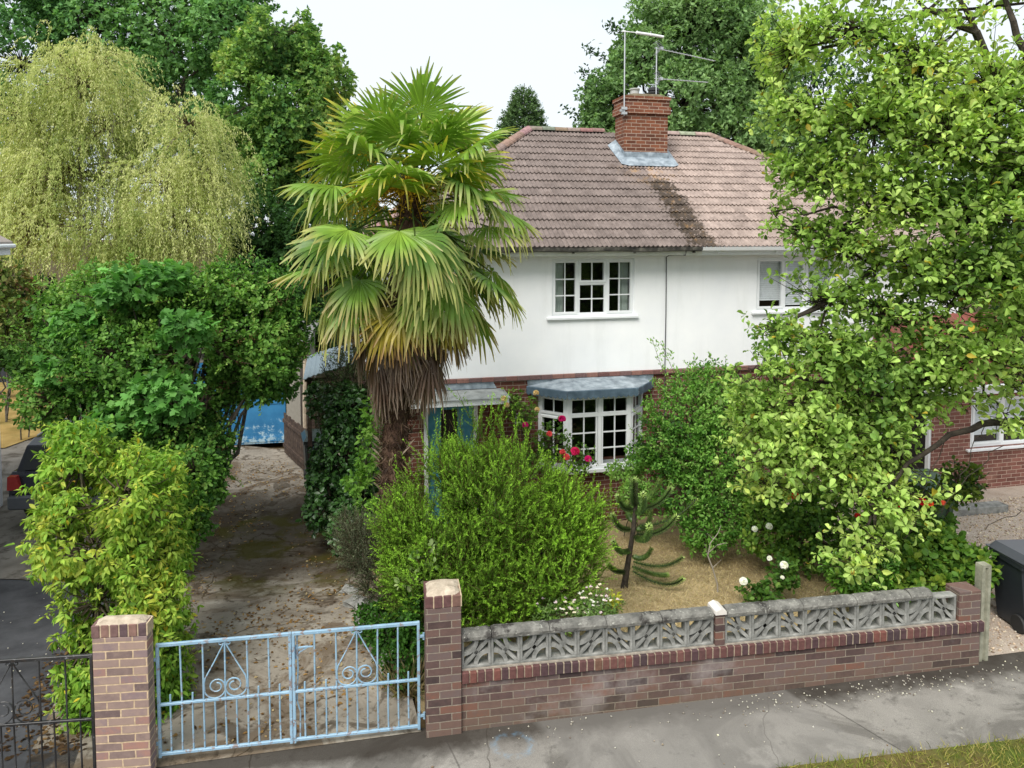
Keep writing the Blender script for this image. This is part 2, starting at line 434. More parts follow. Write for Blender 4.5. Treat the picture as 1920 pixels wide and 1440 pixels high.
def cracks(t, b, vec, sc, width, dark, warp=.35):
    nz_ = t.nodes.new('ShaderNodeTexNoise'); nz_.inputs['Scale'].default_value = 1.6; nz_.inputs['Detail'].default_value = 5
    t.links.new(vec, nz_.inputs['Vector'])
    ad = t.nodes.new('ShaderNodeVectorMath'); ad.operation = 'MULTIPLY_ADD'
    t.links.new(nz_.outputs['Color'], ad.inputs[0]); ad.inputs[1].default_value = (warp, warp, warp); t.links.new(vec, ad.inputs[2])
    vo = t.nodes.new('ShaderNodeTexVoronoi'); vo.feature = 'DISTANCE_TO_EDGE'; vo.inputs['Scale'].default_value = sc
    t.links.new(ad.outputs[0], vo.inputs['Vector'])
    f = mrange(t, vo.outputs['Distance'], width * .3, width, 1, 0)
    k = mrange(t, noise(t, 1.1, 3, .5, vec), .44, .54, 0, .9)
    src = b.inputs['Base Color'].links[0].from_socket
    t.links.new(mixc(t, math_(t, 'MULTIPLY', f, k), src, dark), b.inputs['Base Color'])

def band(t, b, coordsock, a0, a1, a2, a3, col, st, rag=.25, nsc=4):  # stain between two values of a coordinate, ragged edges
    n_ = math_(t, 'MULTIPLY', math_(t, 'SUBTRACT', noise(t, nsc, 6), .5), rag)
    x = math_(t, 'ADD', coordsock, n_)
    f = math_(t, 'MULTIPLY', mrange(t, x, a0, a1, 0, 1), mrange(t, x, a2, a3, 1, 0))
    src = b.inputs['Base Color'].links[0].from_socket
    t.links.new(mixc(t, math_(t, 'MULTIPLY', f, st), src, col), b.inputs['Base Color'])
def axis_(t, kx, ky, k0):
    sp = t.nodes.new('ShaderNodeSeparateXYZ'); t.links.new(t.nodes.new('ShaderNodeTexCoord').outputs['Object'], sp.inputs[0])
    return math_(t, 'ADD', math_(t, 'ADD', math_(t, 'MULTIPLY', sp.outputs['X'], kx), math_(t, 'MULTIPLY', sp.outputs['Y'], ky)), k0)

# base earth to the horizon
earth, t, b, vec = groundmat('earth', [(lin(70, 58, 42), 3, lin(104, 88, 62)), (lin(60, 74, 36), .6, .5, .15, .6, 0)], 20, .4, .03)
V = []; F = []
gxs = [-400, -120, -40] + list(np.linspace(-20, 20, 81)) + [40, 120, 400]
gys = [-60, -10] + list(np.linspace(2, 40, 77)) + [70, 150, 400, 900]
for y in gys:
    for x in gxs: V.append((x, y, gz(x, y) - .03))
nx = len(gxs)
for j in range(len(gys) - 1):
    for i in range(nx - 1): q = j * nx + i; F.append((q, q + 1, q + nx + 1, q + nx))
me = bpy.data.meshes.new('ground'); me.from_pydata(V, [], F)
o = finish('ground', me, earth, None, True); o['kind'] = 'structure'

# wall frame (front boundary) and house frame
WO = np.array([-0.476, 6.72, 0.]); WA = R(9.5)
WX = np.array([math.cos(WA), math.sin(WA), 0]); WY = np.array([-math.sin(WA), math.cos(WA), 0])
def wp(s, y, z=0): return WO + s * WX + y * WY + np.array([0, 0, z])
HO = np.array([3.379, 13.8, 0.]); HA = R(13.5)
HX = np.array([math.cos(HA), math.sin(HA), 0]); HY = np.array([-math.sin(HA), math.cos(HA), 0])
def hp(s, y, z=0): return HO + s * HX + y * HY + np.array([0, 0, z])

# pavement
pm, t, b, vec = groundmat('pavement_surface', [(lin(142, 138, 131), 1.1, lin(180, 175, 166)), (lin(106, 102, 96), .8, .5, .08, .65, 1), (lin(196, 191, 182), 1.7, .58, .08, .6, 0), (lin(84, 82, 78), 9, .58, .1, .5, 0), (lin(160, 156, 150), 70, .66, .06, .6, 0)], 120, .4, .006)
t.links.new(mixc(t, mrange(t, noise(t, 150, 3, .6, vec), .40, .62, .35, -.0), b.inputs['Base Color'].links[0].from_socket, lin(70, 68, 65)), b.inputs['Base Color'])
cracks(t, b, vec, .30, .0022, lin(84, 80, 74), .35)
band(t, b, axis_(t, -math.sin(WA), math.cos(WA), -(WO @ WY)), -.34, -.12, 5, 6, lin(44, 38, 32), .8, .3, 6)   # dirt along the foot of the wall
band(t, b, axis_(t, 1, .42, -2.16), -.012, -.004, .004, .012, lin(62, 58, 54), .55, .02, 3)
band(t, b, axis_(t, 1, .62, -7.45), -.014, -.004, .004, .014, lin(58, 55, 52), .6, .03, 3)
band(t, b, axis_(t, 1, .5, -5.2), -1.6, -1.5, 1.2, 1.25, lin(126, 123, 118), .45, .05, 3)
# faint blue ring sprayed on the pavement
sp = t.nodes.new('ShaderNodeSeparateXYZ'); t.links.new(vec, sp.inputs[0])
dx = math_(t, 'MULTIPLY', math_(t, 'SUBTRACT', sp.outputs['X'], .01), 1.0); dy = math_(t, 'MULTIPLY', math_(t, 'SUBTRACT', sp.outputs['Y'], 6.52), 1.15)
rr = math_(t, 'SQRT', math_(t, 'ADD', math_(t, 'MULTIPLY', dx, dx), math_(t, 'MULTIPLY', dy, dy)))
rg = math_(t, 'MULTIPLY', mrange(t, rr, .12, .17, 0, 1), mrange(t, rr, .17, .23, 1, 0))
rg = math_(t, 'MULTIPLY', rg, mrange(t, noise(t, 18, 5), .42, .65, .0, .3))
t.links.new(mixc(t, rg, b.inputs['Base Color'].links[0].from_socket, lin(120, 165, 195)), b.inputs['Base Color'])
a_, b_ = wp(-7, -2.6), wp(14, -2.6)
sheet('pavement', [a_[:2], b_[:2], wp(14, .12)[:2], wp(-7, .12)[:2]], 0.0, pm, 60, 10)

# driveway
dm, t, b, vec = groundmat('driveway_concrete', [(lin(142, 133, 120), 1.3, lin(190, 181, 166)), (lin(106, 88, 68), 1.0, .47, .10, .75, 1.2), (lin(72, 60, 46), 2.6, .54, .07, .7, .8), (lin(198, 192, 178), 1.5, .6, .06, .7, 0), (lin(70, 60, 46), 14, .56, .1, .6, 0), (lin(150, 128, 92), 26, .62, .06, .5, 0)], 70, .6, .012)
cracks(t, b, vec, .62, .011, lin(70, 58, 42), .6)
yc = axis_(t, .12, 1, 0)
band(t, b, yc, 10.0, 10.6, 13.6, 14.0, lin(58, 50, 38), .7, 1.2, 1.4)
sp = t.nodes.new('ShaderNodeSeparateXYZ'); t.links.new(vec, sp.inputs[0])
mossf = math_(t, 'MULTIPLY', math_(t, 'MULTIPLY', mrange(t, sp.outputs['Y'], 9.8, 10.6), mrange(t, sp.outputs['Y'], 13.2, 13.7, 1, 0)), mrange(t, noise(t, 1.5, 6), .47, .58, 0, .8))
t.links.new(mixc(t, mossf, b.inputs['Base Color'].links[0].from_socket, lin(74, 70, 22)), b.inputs['Base Color'])
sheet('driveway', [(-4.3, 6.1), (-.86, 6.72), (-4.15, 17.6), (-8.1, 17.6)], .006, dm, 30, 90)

# front garden: dry grass sheet, with blades on it
lm, t, b, vec = groundmat('dry_lawn', [(lin(166, 146, 108), 3, lin(212, 190, 146)), (lin(124, 108, 80), 1.4, .52, .15, .5, 1), (lin(96, 104, 48), 1.1, .56, .12, .5, 0), (lin(200, 178, 126), 30, .6, .08, .5, 0)], 90, .8, .02)
sheet('lawn', [(-.80, 6.78), wp(5.55, .1)[:2], (4.9, 13.6), (-3.2, 12.6)], .004, lm, 40, 40)
# neighbours' ground: left asphalt, left path, left dry lawn, right gravel
am, t, b, vec = groundmat('asphalt', [(lin(66, 67, 70), 2.2, lin(98, 99, 102)), (lin(52, 50, 48), .8, .5, .15, .5, 0), (lin(140, 138, 134), 90, .66, .05, .7, 0)], 140, .5, .006)
sheet('asphalt_drive', [(-8.5, 5.2), (-3.85, 6.1), (-5.35, 10.4), (-9.5, 10.4)], .006, am, 16, 24)
cm, t, b, vec = groundmat('concrete_path', [(lin(118, 112, 104), 1.6, lin(158, 152, 142)), (lin(74, 66, 56), 1.1, .5, .1, .7, 1), (lin(60, 56, 44), 5, .58, .08, .5, 0)], 80, .5, .01)
sheet('concrete_path', [(-10.5, 10.42), (-5.4, 10.42), (-9.3, 24), (-13.6, 24)], .008, cm, 14, 40)
dl, t, b, vec = groundmat('dry_verge', [(lin(150, 124, 70), 1.5, lin(196, 168, 108)), (lin(120, 112, 58), .8, .52, .15, .6, 0)], 60, .7, .02)
sheet('dry_grass', [(-26, 17.0), (-11.9, 17.0), (-10.5, 30), (-40, 30)], .03, dl, 14, 14)
gm, t, b, vec = groundmat('gravel_bed', [(lin(214, 192, 172), 3, lin(240, 224, 206)), (lin(140, 118, 100), 55, .54, .1, .6, 0), (lin(250, 244, 236), 80, .56, .08, .8, 0)], 70, 1.0, .03)
sheet('gravel', [wp(5.75, .12)[:2], wp(14, .12)[:2], (16, 15), (5.1, 15)], .004, gm, 30, 30)
# grass verge at the bottom right
vm, t, b, vec = groundmat('verge_soil', [(lin(104, 92, 56), 3, lin(140, 128, 80)), (lin(90, 112, 46), 1.5, .45, .15, .8, 0)], 60, .7, .02)
sheet('verge', [(1.7, 4.3), (12, 6.0), (12, 7.45), (2.3, 6.16)], .012, vm, 24, 10)

# ------------------------------------------------------------------ front boundary
BST = [(.0, lin(66, 55, 54)), (.25, lin(92, 73, 69)), (.5, lin(110, 87, 79)), (.7, lin(102, 88, 85)), (.9, lin(106, 82, 73)), (1, lin(116, 82, 70))]
M['wallbrick'] = brickmat('brick_purple', BST, lin(146, 135, 120), grime=(lin(150, 142, 138), 1.3, .52, .6), mossz=(lin(98, 88, 68), .1, .55, .5), zoff=.035)
M['pierbrick'] = brickmat('brick_pier', BST, lin(150, 139, 124), grime=(lin(84, 62, 58), 2.0, .55, .5), mossz=(lin(104, 92, 74), .0, .5, .4), zoff=.02)
M['buffpier'] = brickmat('brick_buff_pier', [(0, lin(104, 88, 86)), (.3, lin(140, 120, 112)), (.6, lin(154, 132, 120)), (.85, lin(130, 112, 112)), (1, lin(152, 116, 104))], lin(205, 180, 148), ms=.013, grime=(lin(170, 150, 126), 3, .56, .4), zoff=.02)
M['soldier'] = tinted('soldier_brick', .85, 26, .3, .4)
M['mortar'] = surf('mortar', [(.3, lin(120, 112, 102)), (.7, lin(170, 160, 146))], 20, .9, .4, 60, .01)
M['cast'] = surf('cast_concrete', [(.28, lin(92, 92, 88)), (.5, lin(132, 132, 127)), (.75, lin(166, 165, 159))], 9, .9, .5, 70, .008)
def copingmat():
    m, t, b = newmat('coping_concrete')
    c = ramp(t, noise(t, 6, 7, .7), [(.3, lin(66, 66, 62)), (.5, lin(108, 106, 100)), (.72, lin(146, 144, 136))])
    c = mixc(t, mrange(t, noise(t, 2.3, 6, .7), .53, .59, 0, .9), c, lin(42, 38, 35))
    c = mixc(t, mrange(t, noise(t, 34, 4, .7), .6, .68, 0, .7), c, lin(188, 188, 176))
    t.links.new(c, b.inputs['Base Color']); b.inputs['Roughness'].default_value = .92
    bump(t, b, noise(t, 45, 6, .7), .7, .012); return m
M['coping'] = copingmat()
M['flaunch'] = surf('flaunching', [(.3, lin(150, 136, 118)), (.7, lin(196, 182, 162))], 14, .9, .6, 60, .012)

wall = thing('garden_wall', 'low purple brick wall topped with pierced concrete screen blocks in front of the garden', 'wall', WO, WA)
mb = MB(); mb.box(.0, 5.555, .0, .215, -.25, .538); mb.build('brick_base', M['wallbrick'], wall)
mb = MB(); mb.box(.004, 5.56, .006, .21, .535, .545); mb.box(.004, 5.56, .004, .212, .65, .664); mb.build('mortar_bed', M['mortar'], wall)
mb = MB(); x = .004
while x < 5.56:
    wd = .066 + random.uniform(-.003, .004); c = random.choice([(92, 64, 62), (100, 68, 64), (80, 60, 62), (108, 74, 68), (72, 58, 60), (94, 66, 64)])
    if random.random() < .06: c = random.choice([(112, 72, 64), (108, 80, 66)])
    dy = random.uniform(-.007, .004)
    mb.box(x, x + wd, -.03 + dy, .235, .546, .652 + random.uniform(-.004, .003), 0, lin(*c), .006)
    mb.box(x + wd - .002, x + wd + .012, -.022, .23, .548, .648, 0, lin(165, 150, 130))
    x += wd + .010
mb.build('soldier_course', M['soldier'], wall)

def screen_block(flip):
    h = .286; f = .024; y0, y1 = .022, .118; mb = MB()
    for (a, b_, c_, d) in ((0, h, 0, f), (0, h, h - f, h), (0, f, f, h - f), (h - f, h, f, h - f)): mb.box(a, b_, y0, y1, c_, d, ch=.003)
    X = lambda x: h - x if flip else x
    def arc(cx, cz, r, a0, a1):
        n = 8; wd = .028
        for i in range(n):
            p = []
            for rr_, k in ((r - wd, i), (r + wd * .4, i), (r + wd * .4, i + 1), (r - wd, i + 1)):
                a = a0 + (a1 - a0) * k / n; p.append((X(cx + rr_ * math.cos(a)), cz + rr_ * math.sin(a)))
            mb.prism(p, 'y', y0 + .006, y1 - .006)
    e = f - .003
    arc(e, h - e, .135, -PI / 2, 0); arc(h - e, e, .135, PI / 2, PI)
    def bar(p, q, wd=.019):
        p = np.array(p); q = np.array(q); d = (q - p) / np.linalg.norm(q - p); n_ = np.array([-d[1], d[0]]) * wd
        mb.prism([(X(v[0]), v[1]) for v in (p + n_, p - n_, q - n_, q + n_)], 'y', y0 + .008, y1 - .008)
    k = .135 * .68
    bar((e + k, h - e - k), (h - e - k, e + k)); bar((f - .004, f - .004), (h / 2, h / 2), .016); bar((h / 2, h / 2), (h - f + .004, h - f + .004), .016)
    return mb
protos = {}
sb = []
for pnl, (s0, pit) in enumerate(((.004, .2815), (2.656, .2915))):
    for i in range(9):
        fl = (i + pnl) % 2
        if fl not in protos:
            o = screen_block(fl).build('screen_block', M['cast'], wall); protos[fl] = o
        else:
            o = protos[fl].copy(); C.objects.link(o); o.parent = wall
        o.location = (s0 + i * pit, random.uniform(-.003, .003), .664); o.rotation_euler = (0, random.uniform(-.006, .006), 0)
        o.scale = (pit / .2885, 1, 1)
# coping stones: half-round topped, with seams
for (a0, a1) in ((.0, .285), (.288, .85), (.853, 1.42), (1.423, 1.985), (1.988, 2.53), (2.67, 3.1), (3.103, 3.5), (3.503, 4.1), (4.103, 4.72), (4.723, 4.98)):
    mb = MB(); z0 = .951 + random.uniform(-.003, .004); n = 12; V = []; F = []
    prof = [(-.004, z0), (-.008, z0 + .028), (.006, z0 + .05), (.035, z0 + .066), (.075, z0 + .072), (.115, z0 + .066), (.144, z0 + .05), (.158, z0 + .028), (.154, z0)]
    for i in range(n + 1):
        s_ = a0 + .002 + (a1 - a0 - .004) * i / n; e = .006 if i in (0, n) else 0
        for (y, z) in prof: V.append((s_, y + random.uniform(-.003, .003) + (e if y < .1 else -e), z + random.uniform(-.003, .003) - e))
    k = len(prof)
    for i in range(n):
        for j in range(k): F.append((i*k+j, (i+1)*k+j, (i+1)*k+(j+1) % k, i*k+(j+1) % k))
    F += [tuple(range(k)), tuple(range(n*k+k-1, n*k-1, -1))]
    mb.add(V, F); mb.build('coping_stone', M['coping'], wall, smooth=False)
mb = MB(); mb.box(2.545, 2.645, .0, .15, .664, .985); mb.build('brick_pier', M['pierbrick'], wall)
mb = MB(); mb.prism([(2.535, .985), (2.655, .985), (2.65, 1.02), (2.595, 1.045), (2.54, 1.02)], 'y', -.02, .175); mb.build('pier_cap', plain('pale_cap', lin(212, 206, 198), .8, .2), wall)
mb = MB(); mb.box(5.30, 5.555, .003, .213, .664, .985, ch=.004); mb.build('end_pier', M['pierbrick'], wall)

def gate_pier(lab, s0, s1, y0, y1, z1, mat, capmat, splay=0.):
    c = wp((s0 + s1) / 2, 0, 0); p = thing('gate_pier', lab, 'gate pier', c, WA + splay)
    hw = (s1 - s0) / 2; z0 = -.3
    mb = MB(); mb.box(-hw, hw, y0, y1, z0, z1 - .125, ch=.004); mb.build('brick_shaft', mat, p)
    mb = MB(); n = int(round(2 * hw / .0745))
    for i in range(n):
        x0 = -hw - .004 + i * (2 * hw + .008) / n; x1 = x0 + (2 * hw + .008) / n - .009
        c_ = random.choice([(118, 92, 88), (104, 80, 78), (134, 104, 94), (96, 78, 80)]) if capmat == 1 else random.choice([(100, 72, 70), (84, 64, 64), (118, 90, 80)])
        mb.box(x0, x1, y0 - .004 + random.uniform(-.003, .003), y1 + .004, z1 - .122, z1 - .012, 0, lin(*c_), .005)
        mb.box(x1 - .002, x1 + .011, y0 + .001, y1 - .002, z1 - .122, z1 - .015, 0, lin(190, 170, 142))
    mb.build('cap_course', M['soldier'], p)
    mb = MB(); V = []; F = []; n = 6
    for j in range(n + 1):
        for i in range(n + 1):
            u, v = i / n, j / n; e = min(u, 1 - u, v, 1 - v)
            V.append((-hw + 2 * hw * u, y0 + (y1 - y0) * v, z1 - .02 + min(.045, e * .22) + random.uniform(-.006, .006)))
    for j in range(n):
        for i in range(n): q = j * (n + 1) + i; F.append((q, q + 1, q + n + 2, q + n + 1))
    mb.add(V, F); mb.build('mortar_cap', M['flaunch'], p)
    return p
gate_pier('tall purple brick gate pier between blue gates and screen block wall', -.335, -.004, -.03, .30, 1.425, M['pierbrick'], 0)
gate_pier('broad buff and brown brick pier between the black and blue gates', -3.19, -2.735, -.06, .075, 1.42, M['buffpier'], 1, R(-4))

# metal gates
def paint(name, c, rust):
    m, t, b = newmat(name)
    k = mixc(t, mrange(t, noise(t, 3, 5), .42, .7, 0, .7), c, tuple(min(1, x * 1.25 + .06) for x in c))
    k = mixc(t, mrange(t, noise(t, 13, 6, .78), .54, .60, 0, .85), k, rust)
    k = mixc(t, mrange(t, noise(t, 23, 6, .75), .60, .66, 0, .7), k, tuple(min(1, x * 1.2 + .2) for x in c))
    t.links.new(k, b.inputs['Base Color']); b.inputs['Roughness'].default_value = .45; bump(t, b, noise(t, 60), .2, .002); return m
M['bluepaint'] = paint('blue_gate_paint', lin(138, 172, 194, .85), lin(128, 104, 92))
M['blackpaint'] = paint('black_gate_paint', (.012, .012, .013), (.03, .022, .018))

def spiral(cx, cz, r0, a0, turns, n=22, dirn=1):
    P = []
    for i in range(n + 1):
        t = i / n; a = a0 + dirn * turns * 2 * PI * t; r = r0 * (1 - .72 * t); P.append((cx + r * math.cos(a), 0, cz + r * math.sin(a)))
    return P
def gate_leaf(lab, Wd, z0, z1, mat, loc, rot, tag_name, latch=False, hinge_right=False, grp=None):
    """hinge at x=0, meeting stile at x=Wd"""
    g = thing(tag_name, lab, 'gate', loc, rot, grp)
    zm = z0 + (z1 - z0) * .455; r = .015
    mb = MB()
    for z, hgt in ((z0, .013), (zm, .011), (z1, .015)): mb.box(.0, Wd, -.013, .013, z - hgt, z + hgt, ch=.003)
    for x in (0, Wd): mb.box(x - .013, x + .013, -.0145, .0145, z0 - .03, z1 + .016, ch=.003)
    mb.build('frame', mat, g)
    X = lambda i: Wd * i / 12
    tall = (2, 4, 6, 8, 10); spike = (1, 3, 9, 11); short = (5, 7)
    for i in tall + spike + short:
        mb = MB(); zt = z1 if i in tall else (zm + .085 if i in spike else zm)
        mb.tube([(X(i), 0, z0), (X(i) + random.uniform(-.005, .005), random.uniform(-.005, .005), (z0 + zt) / 2), (X(i) + random.uniform(-.002, .002), 0, zt)], .0082, 6); mb.build('bar', mat, g)
    # heart scroll between bars 4 and 8
    cx = X(6); hw = X(8) - X(6) - .006; zt = z1 - .03; zb = zm + .012
    for sgn in (-1, 1):
        mb = MB(); P = [(cx + sgn * .006, 0, zt), (cx + sgn * hw * .5, 0, zt - (zt - zb) * .33), (cx + sgn * hw * .94, 0, zt - (zt - zb) * .62), (cx + sgn * hw, 0, zt - (zt - zb) * .72)]
        rb = hw * .5; ccx = cx + sgn * (hw - rb); ccz = zb + rb
        for k in range(1, 11):
            a = -PI * k / 10; P.append((ccx + sgn * rb * math.cos(a), 0, ccz + rb * math.sin(a)))
        rs = rb * .78
        for k in range(1, 19):
            t = k / 18; rr_ = rs * (1 - .55 * t); a = PI - t * 1.25 * 2 * PI + 0
            c0 = (cx + sgn * (rs + .004) , ccz + .018)
            P.append((c0[0] - sgn * rr_ * math.cos(a - PI) * 1.0, 0, c0[1] + rr_ * math.sin(a - PI) * -1.0))
        mb.tube(P, .0065, 5); mb.build('scroll', mat, g)
        mb = MB(); mb.tube([(cx, 0, zt - .012)] + spiral(cx + sgn * .035, zt + .002, .02, PI if sgn > 0 else 0, .95, 14, 1 if sgn > 0 else -1), .0048, 5); mb.build('scroll', mat, g)
    for z in (z0 + .1, z1 - .13):
        mb = MB(); mb.box(-.055, -.0, -.011, .011, z - .012, z + .012, ch=.002); mb.tube([(-.05, 0, z - .035), (-.05, 0, z), (-.05, 0, z + .03)], .011, 6); mb.build('hinge', mat, g)
    if latch:
        mb = MB(); zl = z1 - .20
        mb.tube([(Wd - .01, -.02, zl + .05), (Wd - .10, -.03, zl + .05), (Wd - .17, -.035, zl + .045)], [.012, .011, .006], 6)
        mb.tube([(Wd - .12, -.03, zl + .045), (Wd - .06, -.03, zl + .01), (Wd - .0, -.02, zl - .035)], .008, 6)
        mb.box(Wd - .035, Wd + .03, -.026, -.015, zl - .05, zl + .075)
        mb.build('latch', mat, g)
        mb = MB(); mb.tube([(Wd - .03, -.02, z1 - .02), (Wd - .035, -.022, zm + .2), (Wd - .02, -.022, zm - .1), (Wd - .05, -.022, z0 + .25), (Wd - .045, -.022, z0 - .02)], .008, 6); mb.build('drop_bolt', mat, g)
    return g
gl = wp(-2.70, .06); gr = wp(-.40, .06)
gate_leaf('light blue wrought metal gate leaf with heart scroll, hinged on the buff pier', 1.135, .125, 1.13, M['bluepaint'], gl, WA, 'metal_gate', grp='pair of light blue driveway gates')
gate_leaf('light blue wrought metal gate leaf with latch, hinged on the purple brick pier', 1.135, .125, 1.13, M['bluepaint'], gr, WA + PI, 'metal_gate', latch=True, grp='pair of light blue driveway gates')
bl_ = wp(-3.235, .04)
gate_leaf('black wrought metal gate leaf with heart scroll left of the buff brick pier', 1.3, .05, 1.10, M['blackpaint'], bl_, WA + PI - R(3), 'metal_gate')

# concrete post at the right end of the wall
post = thing('fence_post', 'slotted grey concrete fence post standing at the right end of the wall', 'post', wp(5.66, .1), WA)
mb = MB()
mb.prism([(-.055, -.05), (-.02, -.05), (-.012, -.028), (.012, -.028), (.02, -.05), (.055, -.05), (.055, .05), (-.055, .05)], 'z', -.2, 1.2)
mb.prism([(-.055, 1.2), (.055, 1.2), (.05, 1.225), (-.05, 1.225)], 'y', -.05, .05)
mb.build('shaft', surf('post_concrete', [(.3, lin(108, 108, 92)), (.7, lin(160, 158, 140))], 9, .9, .5, 70, .006), post)

# ------------------------------------------------------------------ the pair of houses
house = thing('house', 'pair of white rendered semi-detached houses with a brown tiled hipped roof', 'house', HO, HA)
hb = house
def rendermat():
    m, t, b = newmat('white_render')
    c = ramp(t, noise(t, 1.2, 6), [(.3, lin(232, 234, 236)), (.7, lin(242, 243, 243))])
    mp_ = t.nodes.new('ShaderNodeMapping'); mp_.inputs['Scale'].default_value = (3, 3, .5)
    t.links.new(t.nodes.new('ShaderNodeTexCoord').outputs['Object'], mp_.inputs['Vector'])
    c = mixc(t, mrange(t, noise(t, 1.0, 6, .7, mp_.outputs[0]), .5, .75, 0, .28), c, lin(200, 202, 200))
    t.links.new(c, b.inputs['Base Color']); b.inputs['Roughness'].default_value = .85; b.inputs['Specular IOR Level'].default_value = .2
    bump(t, b, noise(t, 110, 4, .7), .35, .006); return m
M['render'] = rendermat()
M['housebrick'] = brickmat('house_brick', [(0, lin(78, 48, 40)), (.35, lin(100, 62, 52)), (.65, lin(116, 72, 60)), (1, lin(90, 60, 54))], lin(176, 160, 144), grime=(lin(140, 118, 104), 1.6, .56, .35), zoff=.01)
M['chimbrick'] = brickmat('chimney_brick', [(0, lin(84, 52, 40)), (.35, lin(112, 68, 50)), (.65, lin(130, 80, 58)), (1, lin(98, 64, 54))], lin(180, 160, 142), ms=.014, grime=(lin(70, 60, 50), 2.4, .54, .6), zoff=.0)
M['redbrick'] = brickmat('extension_brick', [(0, lin(104, 68, 60)), (.35, lin(124, 82, 72)), (.65, lin(134, 90, 80)), (1, lin(114, 80, 72))], lin(200, 178, 160), grime=(lin(184, 142, 120), 1.2, .55, .3))

def wall_open(mb, s0, s1, z0, z1, ops, y=0., d=.14):
    S_ = sorted({s0, s1, *[o_[0] for o_ in ops], *[o_[1] for o_ in ops]}); Z_ = sorted({z0, z1, *[o_[2] for o_ in ops], *[o_[3] for o_ in ops]})
    for i in range(len(S_) - 1):
        for j in range(len(Z_) - 1):
            c = ((S_[i] + S_[i+1]) / 2, (Z_[j] + Z_[j+1]) / 2)
            if any(o_[0] < c[0] < o_[1] and o_[2] < c[1] < o_[3] for o_ in ops): continue
            mb.quad((S_[i], y, Z_[j]), (S_[i+1], y, Z_[j]), (S_[i+1], y, Z_[j+1]), (S_[i], y, Z_[j+1]))
    for (a, b_, c_, e) in ops:
        mb.quad((a, y, c_), (a, y, e), (a, y + d, e), (a, y + d, c_)); mb.quad((b_, y, e), (b_, y, c_), (b_, y + d, c_), (b_, y + d, e))
        mb.quad((a, y, e), (b_, y, e), (b_, y + d, e), (a, y + d, e)); mb.quad((b_, y, c_), (a, y, c_), (a, y + d, c_), (b_, y + d, c_))
HL, HR, HD = -5.95, 6.05, 7.4
LW = (-2.74, -1.158, 3.30, 4.335); RW = (1.355, 3.05, 3.30, 4.335)
BW = (-2.99, -.97, .62, 1.92); DW = (-5.05, -4.10, -.42, 1.90)
mb = MB(); wall_open(mb, HL, HR, 2.255, 4.47, [LW, RW], 0)
mb.quad((HL, HD, 2.25), (HL, 0, 2.25), (HL, 0, 4.47), (HL, HD, 4.47)); mb.quad((HR, 0, 2.25), (HR, HD, 2.25), (HR, HD, 4.47), (HR, 0, 4.47)); mb.quad((HR, HD, 2.25), (HL, HD, 2.25), (HL, HD, 4.47), (HR, HD, 4.47))
mb.build('rendered_wall', M['render'], hb)
mb = MB(); wall_open(mb, HL + .01, HR - .01, -.8, 2.175, [BW, DW], .012)
a, b_ = HL + .012, HR - .012
mb.quad((a, HD, -.8), (a, .012, -.8), (a, .012, 2.25), (a, HD, 2.25)); mb.quad((b_, .012, -.8), (b_, HD, -.8), (b_, HD, 2.25), (b_, .012, 2.25)); mb.quad((b_, HD, -.8), (a, HD, -.8), (a, HD, 2.25), (b_, HD, 2.25))
mb.build('brick_wall', M['housebrick'], hb)
mb = MB(); x = HL - .02
while x < HR + .01:
    wd = random.uniform(.21, .225); c = random.choice([(128, 92, 86), (112, 80, 76), (140, 104, 94), (118, 92, 90)])
    mb.box(x, x + wd - .008, -.038 + random.uniform(-.005, .005), .02, 2.176 + random.uniform(-.004, .004), 2.25 + random.uniform(-.004, .006), 0, lin(*c), .006); x += wd
mb.box(HL - .01, HR + .01, -.022, .02, 2.178, 2.246, 0, lin(150, 140, 130))
mb.build('string_course', M['soldier'], hb)

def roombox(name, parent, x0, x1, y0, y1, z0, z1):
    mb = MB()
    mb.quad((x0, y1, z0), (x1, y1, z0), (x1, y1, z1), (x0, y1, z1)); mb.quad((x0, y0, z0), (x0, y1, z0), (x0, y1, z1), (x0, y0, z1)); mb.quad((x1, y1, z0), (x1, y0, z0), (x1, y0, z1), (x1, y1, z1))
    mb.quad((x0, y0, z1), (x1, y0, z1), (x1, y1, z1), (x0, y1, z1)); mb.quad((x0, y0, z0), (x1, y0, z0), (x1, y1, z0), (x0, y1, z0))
    return mb.build(name, M['room'], parent)

